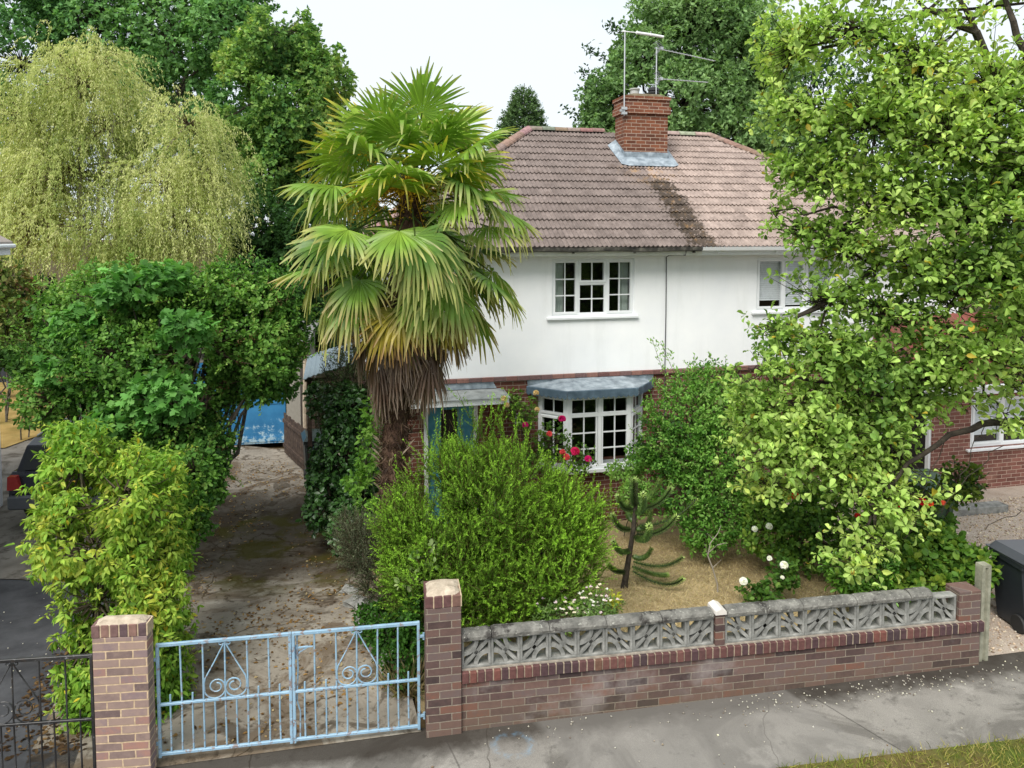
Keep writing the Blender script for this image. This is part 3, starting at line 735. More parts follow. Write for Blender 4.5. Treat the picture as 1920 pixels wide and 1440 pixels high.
def window(parent, name, loc, rot, w_, h_, lights, mat=None, sill=True, fr=.045, sash=.042, bar=.011, muls=(), rails=()):
    """local x along the window, z up, y inward; lights = (x0,x1,z0,z1,cols,rows,opening)"""
    mat = mat or M['upvc']; mb = MB()
    mb.box(0, w_, 0, .07, 0, fr, ch=.004); mb.box(0, w_, 0, .07, h_ - fr, h_, ch=.004); mb.box(0, fr, .001, .069, fr, h_ - fr); mb.box(w_ - fr, w_, .001, .069, fr, h_ - fr)
    for (x, z0, z1) in muls: mb.box(x - fr * .5, x + fr * .5, .002, .068, z0, z1)
    for (z, x0, x1) in rails: mb.box(x0, x1, .003, .067, z - fr * .5, z + fr * .5)
    for (x0, x1, z0, z1, cn, rn, op) in lights:
        y0 = -.012 if op else .012; s_ = sash if op else sash * .55
        mb.box(x0, x1, y0, .055, z0, z0 + s_, ch=.004); mb.box(x0, x1, y0, .055, z1 - s_, z1, ch=.004)
        mb.box(x0, x0 + s_, y0 + .001, .054, z0 + s_, z1 - s_); mb.box(x1 - s_, x1, y0 + .001, .054, z0 + s_, z1 - s_)
        a, b_, c_, d = x0 + s_, x1 - s_, z0 + s_, z1 - s_
        for i in range(1, cn): xx = a + (b_ - a) * i / cn; mb.box(xx - bar, xx + bar, .018, .040, c_, d)
        for i in range(1, rn): zz = c_ + (d - c_) * i / rn; mb.box(a, b_, .019, .039, zz - bar, zz + bar)
    o = mb.build(name, mat, parent); o.location = loc; o.rotation_euler = (0, 0, rot)
    for (x0, x1, z0, z1, cn, rn, op) in lights:
        mb = MB(); s_ = (sash if op else sash * .55) - .004
        ta, tb_ = random.uniform(-.004, .004), random.uniform(-.004, .004); mb.quad((x0 + s_, .030 - ta - tb_, z0 + s_), (x1 - s_, .030 + ta - tb_, z0 + s_), (x1 - s_, .030 + ta + tb_, z1 - s_), (x0 + s_, .030 - ta + tb_, z1 - s_)); mb.build('pane', M['glass'], o)
    if sill:
        mb = MB(); mb.prism([(.1, -.005), (-.085, -.022), (-.085, -.055), (-.06, -.06), (-.06, -.05), (.1, -.05)], 'x', -.10, w_ + .07); mb.build('sill', M['white_paint'], o)
    return o
w_, h_ = LW[1] - LW[0], LW[3] - LW[2]
x1, x2 = .50, 1.05
win = window(hb, 'window', (LW[0], .035, LW[2]), 0, w_, h_, [(.03, x1 - .01, .03, h_ - .03, 2, 3, True), (x1 + .015, x2 - .015, .60, h_ - .03, 2, 1, True), (x1 + .02, x2 - .02, .03, .575, 2, 2, False), (x2 + .01, w_ - .03, .03, h_ - .03, 2, 3, True)],
             muls=((x1, .045, h_ - .045), (x2, .045, h_ - .045)), rails=((.588, x1, x2),))
for (c0, c1) in ((.04, .27), (w_ - .25, w_ - .05)):
    mb = MB(); n = 26; V = []; F = []
    for i in range(n + 1):
        x = c0 + (c1 - c0) * i / n; y = .15 + .022 * math.sin(i * 1.5)
        V += [(x, y, .02), (x, y, h_ - .02)]
    for i in range(n): F.append((2*i, 2*i+2, 2*i+3, 2*i+1))
    mb.add(V, F); mb.build('curtain', M['curtain'], win)
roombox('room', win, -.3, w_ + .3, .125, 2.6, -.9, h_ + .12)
w_, h_ = RW[1] - RW[0], RW[3] - RW[2]
win = window(hb, 'window', (RW[0], .035, RW[2]), 0, w_, h_, [(.04, .60, .04, h_ - .04, 1, 1, True), (.64, 1.06, .72, h_ - .04, 1, 1, True), (.64, 1.06, .04, .68, 1, 1, False), (1.10, w_ - .04, .04, h_ - .04, 1, 1, True)],
             muls=((.62, .045, h_ - .045), (1.08, .045, h_ - .045)), rails=((.70, .62, 1.08),), fr=.06)
def blinds(parent, x0, x1, z0, z1, y=.075, pitch=.042):
    mb = MB(); z = z0
    while z < z1:
        mb.add([(x0, y - .008, z - .006), (x1, y - .008, z - .006), (x1, y + .006, z + .034), (x0, y + .006, z + .034)], [(0, 1, 2, 3)]); z += pitch
    mb.build('blind', M['blind'], parent)
blinds(win, .08, .57, .20, h_ - .05); blinds(win, .66, w_ - .06, .10, h_ - .05)
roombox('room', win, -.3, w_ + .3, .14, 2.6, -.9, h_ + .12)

# bay window: three faces
B0, B1, B2, B3 = (-2.99, .0), (-2.57, -.45), (-1.39, -.45), (-.97, .0)
def face_window(p, q, cols2, nm):
    p = np.array(p); q = np.array(q); L = np.linalg.norm(q - p); ang = math.atan2(q[1] - p[1], q[0] - p[0]); zt = .985
    h_ = 1.30
    if cols2:
        m_ = L / 2; lights = []
        for a, b_ in ((.05, m_ - .04), (m_ + .04, L - .05)): lights += [(a, b_, .04, .955, 2, 3, False), (a, b_, .975, 1.27, 2, 1, False)]
        return window(hb, nm, (p[0], p[1], .62), ang, L, h_, lights, muls=((m_, .045, h_ - .045),), rails=((.965, .045, m_ - .03), (.965, m_ + .03, L - .045)), sill=False, fr=.062, sash=.05)
    return window(hb, nm, (p[0], p[1], .62), ang, L, h_, [(.05, L - .05, .04, .93, 2, 3, True), (.05, L - .05, .96, 1.27, 2, 1, True)], rails=((.945, .045, L - .045),), sill=False, fr=.055)
for p, q, c2 in ((B0, B1, 0), (B1, B2, 1), (B2, B3, 0)): face_window(p, q, c2, 'bay_window')
def offs(d):
    k = d * math.tan(R(23)); return [(B0[0] - d * 1.3, .0), (B1[0] - k, B1[1] - d), (B2[0] + k, B2[1] - d), (B3[0] + d * 1.3, .0)]
mb = MB(); P = offs(-.09) ; mb.prism([(p[0], p[1]) for p in P] , 'z', -.8, .53); mb.build('bay_base', M['housebrick'], hb)
mb = MB(); mb.prism(offs(.06), 'z', .565, .617); mb.build('bay_sill', M['upvc'], hb)
mb = MB(); mb.prism(offs(-.02), 'z', .53, .565); mb.build('bay_subsill', M['white_paint'], hb)
mb = MB(); mb.prism(offs(.03), 'z', 1.924, 1.99); mb.build('bay_fascia', M['white_paint'], hb)
mb = MB(); E_ = offs(.15); T_ = offs(-.02)
V = [(p[0], p[1], 2.06) for p in E_] + [(-3.2, -.012, 2.172), (-2.6, -.025, 2.172), (-1.4, -.025, 2.172), (-.76, -.012, 2.172)]
mb.add(V, [(0, 1, 5, 4), (1, 2, 6, 5), (2, 3, 7, 6)]); mb.prism(offs(.145), 'z', 1.995, 2.058)
mb.build('bay_roof', M['lead'], hb)
M['lead_dark'] = surf('lead_flap', [(.3, lin(56, 72, 84)), (.6, lin(84, 102, 116)), (.75, lin(112, 130, 142))], 5, .5, .3, 30, .006, .4)
mb = MB(); Q = offs(.165); sc_ = .095
for i in range(3):
    p, q = np.array(Q[i]), np.array(Q[i + 1]); L = np.linalg.norm(q - p); n = max(2, round(L / sc_)) * 6
    d_ = (q - p) / L; nrm = np.array([d_[1], -d_[0]])
    for k in range(n):
        V = []
        for kk in (k, k + 1):
            x = p + (q - p) * kk / n; ph = abs(math.sin(PI * kk / 6))
            for z, o_ in ((2.07, -.004), (2.055, .006), (1.94 - .034 * ph + .008, .012)): xx = x + nrm * o_; V.append((xx[0], xx[1], z))
        mb.add(V, [(0, 1, 4, 3), (1, 2, 5, 4)])
mb.build('lead_flap', M['lead_dark'], hb)
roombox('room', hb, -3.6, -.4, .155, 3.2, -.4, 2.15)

# porch canopy and front door
mb = MB(); mb.prism([(-.56, 1.895), (-.56, 1.985), (0.0, 2.03), (0.0, 1.94)], 'x', -5.5, -3.66); mb.build('porch_canopy', M['white_paint'], hb)
mb = MB(); mb.prism([(-.58, 1.99), (-.58, 2.005), (-.005, 2.05), (-.005, 2.034)], 'x', -5.52, -3.64)
mb.build('canopy_felt', surf('roofing_felt', [(.3, lin(120, 124, 122)), (.7, lin(166, 170, 168))], 6, .9, .5, 60, .008), hb)
mb = MB(); mb.add([(-5.5, -.02, 2.06), (-3.76, -.02, 2.06), (-3.82, -.012, 2.172), (-5.5, -.012, 2.172)], [(0, 1, 2, 3)]); mb.build('canopy_flashing', M['lead'], hb)
M['door_blue'] = surf('door_paint', [(.3, lin(58, 118, 140)), (.7, lin(84, 150, 168))], 6, .5, .1)
mb = MB(); mb.box(-4.98, -4.74, .07, .12, -.4, 1.84, ch=.004); mb.box(-4.45, -4.17, .07, .12, -.4, 1.84, ch=.004); mb.box(-4.74, -4.45, .07, .12, 1.7, 1.84); mb.box(-4.74, -4.45, .07, .12, -.4, -.1)
fd = mb.build('front_door', M['door_blue'], hb)
mb = MB(); mb.quad((-4.74, .10, -.1), (-4.45, .10, -.1), (-4.45, .10, 1.7), (-4.74, .10, 1.7)); mb.build('pane', plain('door_glass', (.02, .018, .016), .25, .5, 0, .1, 4, 0), fd)
mb = MB(); mb.box(-4.5, -4.40, .03, .065, .55, .58); mb.build('handle', plain('brass', (.5, .45, .35), .3, .5, 1, .05), fd)
mb = MB(); mb.box(-5.05, -4.98, -.02, .12, -.42, 1.9); mb.box(-4.17, -4.10, -.02, .12, -.42, 1.9); mb.box(-4.98, -4.17, -.019, .12, 1.84, 1.899); mb.build('door_frame', M['white_paint'], hb)
roombox('hall', hb, -5.3, -3.9, .155, 2.0, -.45, 2.1)
# oval plaque on the brickwork
mb = MB(); V = [(.075 * math.cos(2 * PI * k / 20) - 3.36, -.03, 1.47 + .11 * math.sin(2 * PI * k / 20)) for k in range(20)]; V += [(x, .01, z) for (x, y, z) in V]
mb.add(V, [tuple(range(19, -1, -1))] + [(k, (k + 1) % 20, 20 + (k + 1) % 20, 20 + k) for k in range(20)]); mb.build('wall_plaque', M['white_paint'], hb)

# eaves
mb = MB(); ov = .33
mb.box(HL - .3, 0.02, -ov, -ov + .02, 4.395, 4.56); mb.build('fascia', plain('fascia_cream', lin(222, 222, 214), .5, .3, 0, .15, 5), hb)
mb = MB(); mb.box(.022, HR + .3, -ov, -ov + .02, 4.395, 4.56); mb.build('fascia', M['upvc'], hb)
mb = MB(); mb.box(HL - .3, HR + .3, -ov + .02, .1, 4.41, 4.43); mb.box(HL - .3, HL, 0, HD + .3, 4.412, 4.432); mb.box(HR, HR + .3, 0, HD + .3, 4.412, 4.432); mb.build('soffit', M['white_paint'], hb)
mb = MB(); mb.box(HL - .32, HL - .3, -ov, HD + .33, 4.395, 4.56); mb.box(HR + .3, HR + .32, -ov, HD + .33, 4.395, 4.56); mb.build('fascia', M['white_paint'], hb)
def gutter(s0, s1, mat, wob):
    mb = MB(); prof = [(-ov - .005, 4.56), (-ov - .008, 4.50), (-ov - .05, 4.468), (-ov - .10, 4.485), (-ov - .118, 4.545), (-ov - .108, 4.545), (-ov - .095, 4.50), (-ov - .05, 4.482), (-ov - .018, 4.508), (-ov - .015, 4.56)]
    n = 40; V = []; k = len(prof)
    for i in range(n + 1):
        s_ = s0 + (s1 - s0) * i / n; dz = wob * math.sin(i * .7) + wob * .6 * random.uniform(-1, 1)
        V += [(s_, y, z + dz) for y, z in prof]
    F = [(i*k+j, (i+1)*k+j, (i+1)*k+(j+1) % k, i*k+(j+1) % k) for i in range(n) for j in range(k)]
    F += [tuple(range(k)), tuple(range(n*k+k-1, n*k-1, -1))]
    mb.add(V, F)
    for i in range(6):
        s_ = s0 + .35 + (s1 - s0 - .5) * i / 5; mb.box(s_, s_ + .03, -ov - .06, -ov - .002, 4.44, 4.475)
    mb.build('gutter', mat, hb)
gutter(HL - .33, -.02, surf('mossy_gutter', [(.3, lin(44, 44, 44)), (.5, lin(78, 76, 72)), (.75, lin(150, 146, 136))], 6, .8, .5, 40, .01), .006)
gutter(-.015, HR + .33, M['upvc'], .0)
mb = MB(); cx_ = -.535
mb.tube([(-.3, -.34, 4.47), (-.32, -.36, 4.40), (-.5, -.06, 4.385), (cx_, -.018, 4.36), (cx_ + .004, -.018, 3.3), (cx_ - .004, -.018, 2.27), (cx_, -.055, 2.22), (cx_, -.05, 2.17), (cx_, -.014, 2.1), (cx_, -.01, -.3)], .009, 5); mb.build('cable', plain('grey_cable', (.05, .05, .055), .6), hb)

# roof: courses of ribbed tiles on every slope
def tilemat():
    m, t, b = newmat('roof_tile')
    a = t.nodes.new('ShaderNodeAttribute'); a.attribute_name = 'tint'
    c = mixc(t, 1.0, a.outputs['Color'], ramp(t, noise(t, 7, 6, .7), [(.3, (.62, .60, .59)), (.7, (1.15, 1.14, 1.13))]), 'MULTIPLY')
    c = mixc(t, mrange(t, noise(t, 22, 4, .7), .64, .70, 0, .45), c, lin(188, 182, 168))
    c = mixc(t, mrange(t, noise(t, 2.4, 6, .75), .57, .66, 0, .45), c, lin(92, 78, 70))
    # moss and lichen washed down below the chimney
    sp = t.nodes.new('ShaderNodeSeparateXYZ'); t.links.new(t.nodes.new('ShaderNodeTexCoord').outputs['Object'], sp.inputs[0])
    x = math_(t, 'SUBTRACT', sp.outputs['X'], math_(t, 'MULTIPLY', sp.outputs['Y'], .0))
    nn = noise(t, 6.5, 7, .8)
    ax = math_(t, 'ABSOLUTE', math_(t, 'SUBTRACT', x, math_(t, 'ADD', .06, math_(t, 'MULTIPLY', sp.outputs['Y'], .03))))
    m1 = math_(t, 'MULTIPLY', mrange(t, ax, .12, .60, 1, 0), mrange(t, sp.outputs['Y'], 2.1, 1.6))
    f = mrange(t, math_(t, 'ADD', m1, math_(t, 'MULTIPLY', math_(t, 'SUBTRACT', nn, .5), 3.0)), .62, .8, 0, .88)
    f = math_(t, 'MULTIPLY', f, mrange(t, m1, .02, .2))
    c = mixc(t, f, c, ramp(t, noise(t, 9, 4), [(.35, lin(46, 40, 34)), (.58, lin(66, 56, 44)), (.72, lin(120, 92, 56))]))
    ax2 = math_(t, 'MULTIPLY', mrange(t, math_(t, 'ABSOLUTE', math_(t, 'SUBTRACT', x, .0)), .3, .8, 1, 0), math_(t, 'MULTIPLY', mrange(t, sp.outputs['Y'], 1.5, 1.9), mrange(t, sp.outputs['Y'], 2.2, 2.5, 1, 0)))
    c = mixc(t, math_(t, 'MULTIPLY', ax2, mrange(t, noise(t, 6, 5), .5, .62, 0, .5)), c, lin(160, 126, 80))
    t.links.new(c, b.inputs['Base Color']); b.inputs['Roughness'].default_value = .85; b.inputs['Specular IOR Level'].default_value = .2
    bump(t, b, noise(t, 70, 5, .7), .4, .006); return m
M['tile'] = tilemat()
RC, RE, RD = .05, 4.535, 4.05            # ridge centre (s), eave height, eave to ridge in plan
RISE = 2.6; SL = math.hypot(RD, RISE); RY0 = -.36
def tiles(origin, du, dv, width, L, hipl, hipr, n=16, period=.088, sub=6, colf=None):
    """du along the eave, dv up the slope; hipl / hipr: how far the edge runs in per metre of slope"""
    mb = MB(); nrm = np.cross(du, dv); nrm = nrm / np.linalg.norm(nrm)
    if nrm[2] < 0: nrm = -nrm
    origin = np.array(origin, float); g = L / n
    Vs = []; Fs = []; Cs = []
    for k in range(n):
        v0 = k * g - .012; v1 = min((k + 1) * g + .02, L); xs0 = hipl * (k * g + g * .5); xs1 = width - hipr * (k * g + g * .5)
        if xs1 - xs0 < .05: continue
        m = max(2, int((xs1 - xs0) / (period / sub)))
        b0 = len(Vs)
        for i in range(m + 1):
            x = xs0 + (xs1 - xs0) * i / m; tI = int(math.floor((x + (k % 2) * .15) / .30)); rnd = random.Random(tI * 131 + k * 7919 + int(width * 10))
            lift = rnd.uniform(-.004, .004)
            ph = (x % period) / period; hgt = .028 * (0.5 + .5 * math.cos(2 * PI * ph)) ** 2.0
            c = colf(x, rnd) if colf else (.2, .16, .14)
            for (v, e) in ((v0, .034 + lift), (v1, .004 + lift), (v0, .008)):
                q = origin + du * x + dv * v + nrm * (e + hgt if e > .005 and v == v0 and e > .01 else (e + hgt))
                Vs.append(tuple(q)); Cs.append(tuple(c) + (1,))
        for i in range(m):
            q = b0 + i * 3; Fs.append((q, q + 3, q + 4, q + 1)); Fs.append((q + 2, q + 5, q + 3, q))
    mb.v = Vs; mb.f = Fs; mb.m = [0] * len(Fs); mb.c = Cs; mb.hascol = True
    return mb
W2 = RD + 2.25
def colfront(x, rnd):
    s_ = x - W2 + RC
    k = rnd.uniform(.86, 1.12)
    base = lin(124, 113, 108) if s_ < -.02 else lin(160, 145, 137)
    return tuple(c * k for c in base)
ex = np.array([1., 0, 0]); up_ = np.array([0, RD / SL, RISE / SL])
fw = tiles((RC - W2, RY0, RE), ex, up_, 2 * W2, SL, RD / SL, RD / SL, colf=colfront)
roof = fw.build('roof', M['tile'], hb)
bk = tiles((RC + W2, RY0 + 2 * RD, RE), -ex, np.array([0, -RD / SL, RISE / SL]), 2 * W2, SL, RD / SL, RD / SL, sub=3, period=.2, colf=lambda x, r: lin(150, 134, 126)); bk.build('rear_slope', M['tile'], roof)
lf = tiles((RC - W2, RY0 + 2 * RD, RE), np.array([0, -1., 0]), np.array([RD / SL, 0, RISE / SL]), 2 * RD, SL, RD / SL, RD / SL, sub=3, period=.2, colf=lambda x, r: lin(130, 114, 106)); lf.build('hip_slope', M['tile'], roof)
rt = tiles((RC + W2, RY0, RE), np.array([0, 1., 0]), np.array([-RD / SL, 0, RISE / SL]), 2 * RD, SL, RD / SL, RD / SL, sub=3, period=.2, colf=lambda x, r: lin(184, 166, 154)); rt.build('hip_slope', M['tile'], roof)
def ridge_run(p, q, name, cols, n):
    p = np.array(p, float); q = np.array(q, float); d = (q - p); L = np.linalg.norm(d); d /= L
    sdir = np.cross(d, [0, 0, 1.]); sdir /= np.linalg.norm(sdir); u = np.cross(sdir, d)
    mb = MB()
    for k in range(n):
        a = p + d * L * k / n; b_ = p + d * L * (k + 1) / n; col = tuple(c * random.uniform(.85, 1.1) for c in random.choice(cols)); V = []
        j0 = random.uniform(-.004, .006)
        for (c_, r_) in ((a, .125), (b_ - d * .006, .118), ):
            for i in range(9):
                an = PI * i / 8; V.append(tuple(c_ + sdir * math.cos(an) * r_ + u * (math.sin(an) * r_ * .8 - .03 + j0)))
        mb.add(V, [(i, i + 1, 10 + i, 9 + i) for i in range(8)] + [tuple(range(8, -1, -1)), tuple(range(9, 18))], 0, col)
    mb.build(name, M['ridge'], roof)
M['ridge'] = tinted('ridge_tile', .85, 12, .45, .5)
pk = [lin(142, 116, 106), lin(150, 126, 116), lin(132, 108, 100)]; gy = [lin(128, 122, 112), lin(142, 134, 122)]; bf = [lin(172, 160, 144), lin(160, 146, 132)]
RZ = RE + RISE + .03; RYc = RY0 + RD
eL, eR = RC - 2.25, RC + 2.25
ridge_run((eL, RYc, RZ), (-.4, RYc, RZ), 'ridge_tile', gy + pk[:1], 6); ridge_run((.65, RYc, RZ), (eR, RYc, RZ), 'ridge_tile', bf, 4)
ridge_run((eL, RYc, RZ), (RC - W2, RY0, RE + .05), 'hip_tile', pk, 15); ridge_run((eR, RYc, RZ), (RC + W2, RY0, RE + .05), 'hip_tile', bf[1:] + pk[:1], 15)
ridge_run((eL, RYc, RZ), (RC - W2, RY0 + 2 * RD, RE + .05), 'hip_tile', pk, 15); ridge_run((eR, RYc, RZ), (RC + W2, RY0 + 2 * RD, RE + .05), 'hip_tile', bf, 15)

# chimney
c0, c1, d0, d1 = -.36, .65, 2.5, 3.06
mb = MB(); mb.box(c0, c1, d0, d1, 5.9, 7.40); mb.box(c0 - .05, c1 + .05, d0 - .05, d1 + .05, 7.40, 7.55); mb.box(c0 - .025, c1 + .025, d0 - .025, d1 + .025, 7.55, 7.70); mb.box(c0 - .05, c1 + .05, d0 - .05, d1 + .05, 7.70, 7.775)
ch = mb.build('chimney', M['chimbrick'], hb)
mb = MB(); mb.prism([(c0 - .03, 7.776), (c1 + .03, 7.776), (c1 - .2, 7.83), (c0 + .2, 7.83)], 'y', d0 - .02, d1 + .02); mb.build('flaunching', surf('chimney_mortar', [(.3, lin(110, 100, 78)), (.7, lin(150, 140, 118))], 9, .9, .4), ch)
mb = MB(); mb.lathe([(.10, 0), (.095, .16), (.115, .17), (.115, .2), (.07, .2), (.07, .05)], (-.02, 2.78, 7.79), 14); mb.build('chimney_pot', plain('pale_pot', lin(172, 172, 168), .7), ch)
mb = MB(); mb.lathe([(.10, 0), (.10, .10), (.125, .11), (.125, .14), (.10, .15), (.12, .17), (.12, .22), (.09, .24)], (.42, 2.76, 7.79), 14); mb.build('chimney_pot', plain('black_cowl', (.03, .03, .032), .5), ch)
mb = MB(); sl = RISE / RD
zr = lambda y: RE + (y - RY0) * sl
mb.prism([(d0 - .012, zr(d0) + .20), (d0 - .012, zr(d0) + .07), (d0 - .30, zr(d0 - .30) + .062), (d0 - .31, zr(d0 - .31) + .074), (d0 - .03, zr(d0) + .085), (d0 - .022, zr(d0) + .2)], 'x', c0 - .02, c1 + .02)
V = [(c0 - .02, d0 - .03, zr(d0) + .085), (c0 - .02, d0 - .31, zr(d0 - .31) + .075), (c0 - .16, d0 - .24, zr(d0 - .24) + .07), (c0 - .2, d0 + .5, zr(d0 + .5) + .072), (c0 - .012, d0 + .5, zr(d0 + .5) + .2), (c0 - .012, d0 - .02, zr(d0) + .2)]
mb.add(V, [(0, 5, 4, 3, 2, 1)])
V = [(c1 + .02 + (c0 - .02 - v[0]), v[1], v[2]) for v in V]; mb.add(V, [(0, 1, 2, 3, 4, 5)])
mb.build('flashing', M['lead'], ch)

# ------------------------------------------------------------------ roof aerials
M['alu'] = plain('aerial_metal', (.55, .56, .57), .4, .5, .6, .1)
M['whiteplast'] = plain('aerial_white', (.8, .8, .8), .4)
def aerial(lab, foot, ztop, booms, radome=False):
    t = thing('tv_aerial', lab, 'aerial', hp(*foot), HA)
    h = ztop - foot[2]
    mb = MB(); mb.tube([(0, 0, -.28), (0, 0, h * .5), (0, 0, h)], .014, 7); mb.build('mast', M['alu'], t)
    mb = MB(); mb.box(-.06, .06, -.03, .03, -.16, -.10); mb.box(-.06, .06, -.03, .03, -.26, -.21); mb.box(-.09, .02, .0, .04, -.20, -.15); mb.build('bracket', M['alu'], t)
    for (z, L, dz, dy, kind) in booms:
        d = np.array([L, dy, dz]); mb = MB()
        if kind == 'box':
            mb.tube([(.0, 0, z), (.28, 0, z - .01)], .011, 6); mb.tube([(-.06, 0, z), (.02, 0, z)], .02, 6)
            mb.tube([(.26, 0, z - .01), (.62, .03, z - .025), (L, .06, z - .045)], .03, 8)
            for q in (.28, .60): mb.tube([(q, 0, z - .05), (q, 0, z + .04)], .006, 4)
            mb.build('antenna', M['whiteplast'], t); continue
        mb.tube([(-.05, 0, z), tuple(np.array([0, 0, z]) + d * .5), tuple(np.array([0, 0, z]) + d)], .010, 5)
        n = 16
        for k in range(2, n + 1):
            p = np.array([0, 0, z]) + d * k / n; q = np.array([0, .085 - .002 * k, .0]); mb.tube([tuple(p - q), tuple(p + q)], .0045, 4)
        for sg in (-1, 1):
            for k in range(5): mb.tube([(.06 - .018 * k, -.14, z + sg * (.02 + .028 * k)), (.06 - .018 * k, .14, z + sg * (.02 + .028 * k))], .0045, 4)
            mb.tube([(.07, 0, z), (-.02, 0, z + sg * .15)], .006, 4)
        mb.box(.08, .15, -.03, .03, z - .03, z + .03)
        mb.build('antenna', M['alu'], t)
aerial('tall tv aerial with one white tube antenna on the left corner of the chimney', (-.40, 2.44, 7.62), 9.14, [(1.50, .92, 0, 0, 'box')])
aerial('shorter tv aerial carrying two ladder antennas on the right of the chimney', (.42, 2.62, 7.84), 8.88, [(1.02, 1.32, -.24, -.15, 'y'), (.36, 1.3, -.0, .1, 'y')])

# ------------------------------------------------------------------ red brick extension at the right
ext = thing('brick_extension', 'single storey red brick extension with red tiled roof and a blind in its white window', 'extension', hp(4.2, -1.37, -.1), HA)
EW = 6.0
mb = MB(); WD = (.86, 2.44, .86, 1.80)
wall_open(mb, 0, EW, -.5, 2.12, [WD], 0, .1)
mb.build('brick_wall', M['redbrick'], ext)
mb = MB(); mb.quad((0, 1.37, -.5), (0, 0, -.5), (0, 0, 2.12), (0, 1.37, 2.12)); mb.build('side_wall', M['redbrick'], ext)
mb = MB(); mb.box(-.05, .015, .02, .10, -.3, 1.95); mb.box(-.05, .015, 1.18, 1.26, -.3, 1.95); mb.box(-.05, .015, .10, 1.18, 1.87, 1.95); mb.build('door_frame', M['upvc'], ext)
mb = MB(); mb.box(-.03, .012, .10, 1.18, -.3, 1.87); mb.build('side_door', plain('black_door', (.02, .02, .022), .35), ext)
mb = MB(); mb.box(-.22, EW, -.24, -.22, 1.93, 2.10); mb.box(-.24, -.22, -.24, 1.37, 1.93, 2.10); mb.box(-.22, EW, -.22, .0, 1.96, 1.98); mb.build('fascia', M['upvc'], ext)
mb = MB(); mb.tube([(-.24, -.28, 2.09), (EW, -.28, 2.09)], .045, 8); mb.build('gutter', M['upvc'], ext)
el = math.hypot(1.63, 1.12)
er = tiles((-.25, -.28, 2.12), ex, np.array([0, 1.63 / el, 1.12 / el]), EW + .25, el, .0, 0, n=7, period=.15, colf=lambda x, r: tuple(c * r.uniform(.85, 1.12) for c in lin(124, 74, 64))); er.build('roof', tinted('red_tile', .8, 14, .35, .3), ext)
mb = MB(); mb.add([(-.22, -.22, 2.1), (-.22, 1.34, 2.1), (-.22, 1.34, 3.18)], [(0, 1, 2)]); mb.build('gable', M['redbrick'], ext)
ew = window(ext, 'window', (WD[0], .02, WD[2]), 0, WD[1] - WD[0], WD[3] - WD[2], [(.05, .72, .05, .89, 1, 1, True), (.78, 1.53, .05, .89, 1, 1, False)], muls=((.75, .05, .89),), fr=.065)
blinds(ew, .09, .68, .22, .86); blinds(ew, .82, 1.49, .22, .86)
roombox('room', ew, -.3, 1.9, .12, 1.3, -.4, 1.2)

kb = thing('concrete_step', 'low grey concrete kerb block lying on the gravel before the brick extension', 'kerb', (7.95, 12.45, gz(7.9, 12.4)), R(12))
mb = MB(); mb.box(-.62, .62, -.12, .12, -.05, .13, ch=.01); mb.build('block', M['cast'], kb)

# ------------------------------------------------------------------ wheelie bins
def wheelie(lab, loc, rot, body, lid, hgt=1.06, wd=.58, dp=.7, group=None):
    t = thing('wheelie_bin', lab, 'wheelie bin', loc, rot)
    bm_ = plain('bin_plastic', body, .42, .45, 0, .1, 8, .02); lm_ = plain('bin_lid_plastic', lid, .3, .5, 0, .08, 8, .02)
    mb = MB(); V = []; F = []
    rings = [(0.03, wd * .78, .50, .05), (.10, wd * .80, .53, .05), (hgt * .80, wd * .93, dp * .90, 0), (hgt * .84, wd * .94, dp * .92, 0), (hgt * .85, wd * 1.0, dp * .97, 0), (hgt * .93, wd, dp * .97, 0)]
    for (z, a, b_, sh) in rings:
        c = .04
        for (x, y) in ((-a/2 + c, -b_/2), (a/2 - c, -b_/2), (a/2, -b_/2 + c), (a/2, b_/2 - c), (a/2 - c, b_/2), (-a/2 + c, b_/2), (-a/2, b_/2 - c), (-a/2, -b_/2 + c)): V.append((x, y + sh, z))
    for i in range(len(rings) - 1):
        for k in range(8): F.append((i*8+k, i*8+(k+1) % 8, (i+1)*8+(k+1) % 8, (i+1)*8+k))
    F.append(tuple(range(7, -1, -1))); mb.add(V, F)
    for x in (-.14, .14): mb.box(x - .015, x + .015, -dp * .45, -dp * .40, .2, hgt * .8)
    mb.build('body', bm_, t)
    mb = MB(); z = hgt * .93; a, b_ = wd + .03, dp + .02; n = 8; V = []; F = []
    for j in range(n + 1):
        for i in range(n + 1):
            u, v = i / n, j / n; e = max(abs(u - .5), abs(v - .5)) * 2
            V.append(((u - .5) * a, (v - .5) * b_, z + (.075 if e < .8 else (.06 if e < .95 else .0)) + .02 * v))
    for j in range(n):
        for i in range(n): q = j*(n+1)+i; F.append((q, q+1, q+n+2, q+n+1))
    mb.add(V, F); mb.box(-a/2 + .01, a/2 - .01, -b_/2 + .01, b_/2 - .01, z - .015, z + .002); mb.build('lid', lm_, t)
    mb = MB(); mb.tube([(-wd*.4, dp*.5, hgt*.9), (-wd*.4, dp*.58, hgt*.93), (wd*.4, dp*.58, hgt*.93), (wd*.4, dp*.5, hgt*.9)], .016, 6); mb.build('handle', bm_, t)
    for x in (-.235, .235):
        mb = MB(); mb.lathe([(.05, -.028), (.10, -.028), (.105, -.015), (.105, .015), (.10, .028), (.05, .028)], (x, .19, .105), 18, axis='x'); mb.build('wheel', plain('bin_tyre', (.02, .02, .02), .7), t)
    return t
pb = at(1936, 1150, 8.05)
wheelie('dark grey wheelie bin with shiny lid right of the concrete post', (pb[0] + .22, 8.46, gz(5.7, 8.1)), R(184), (.022, .026, .032), (.05, .056, .064), .90, .58, .62)
pb = at(1735, 1010, 11.0)
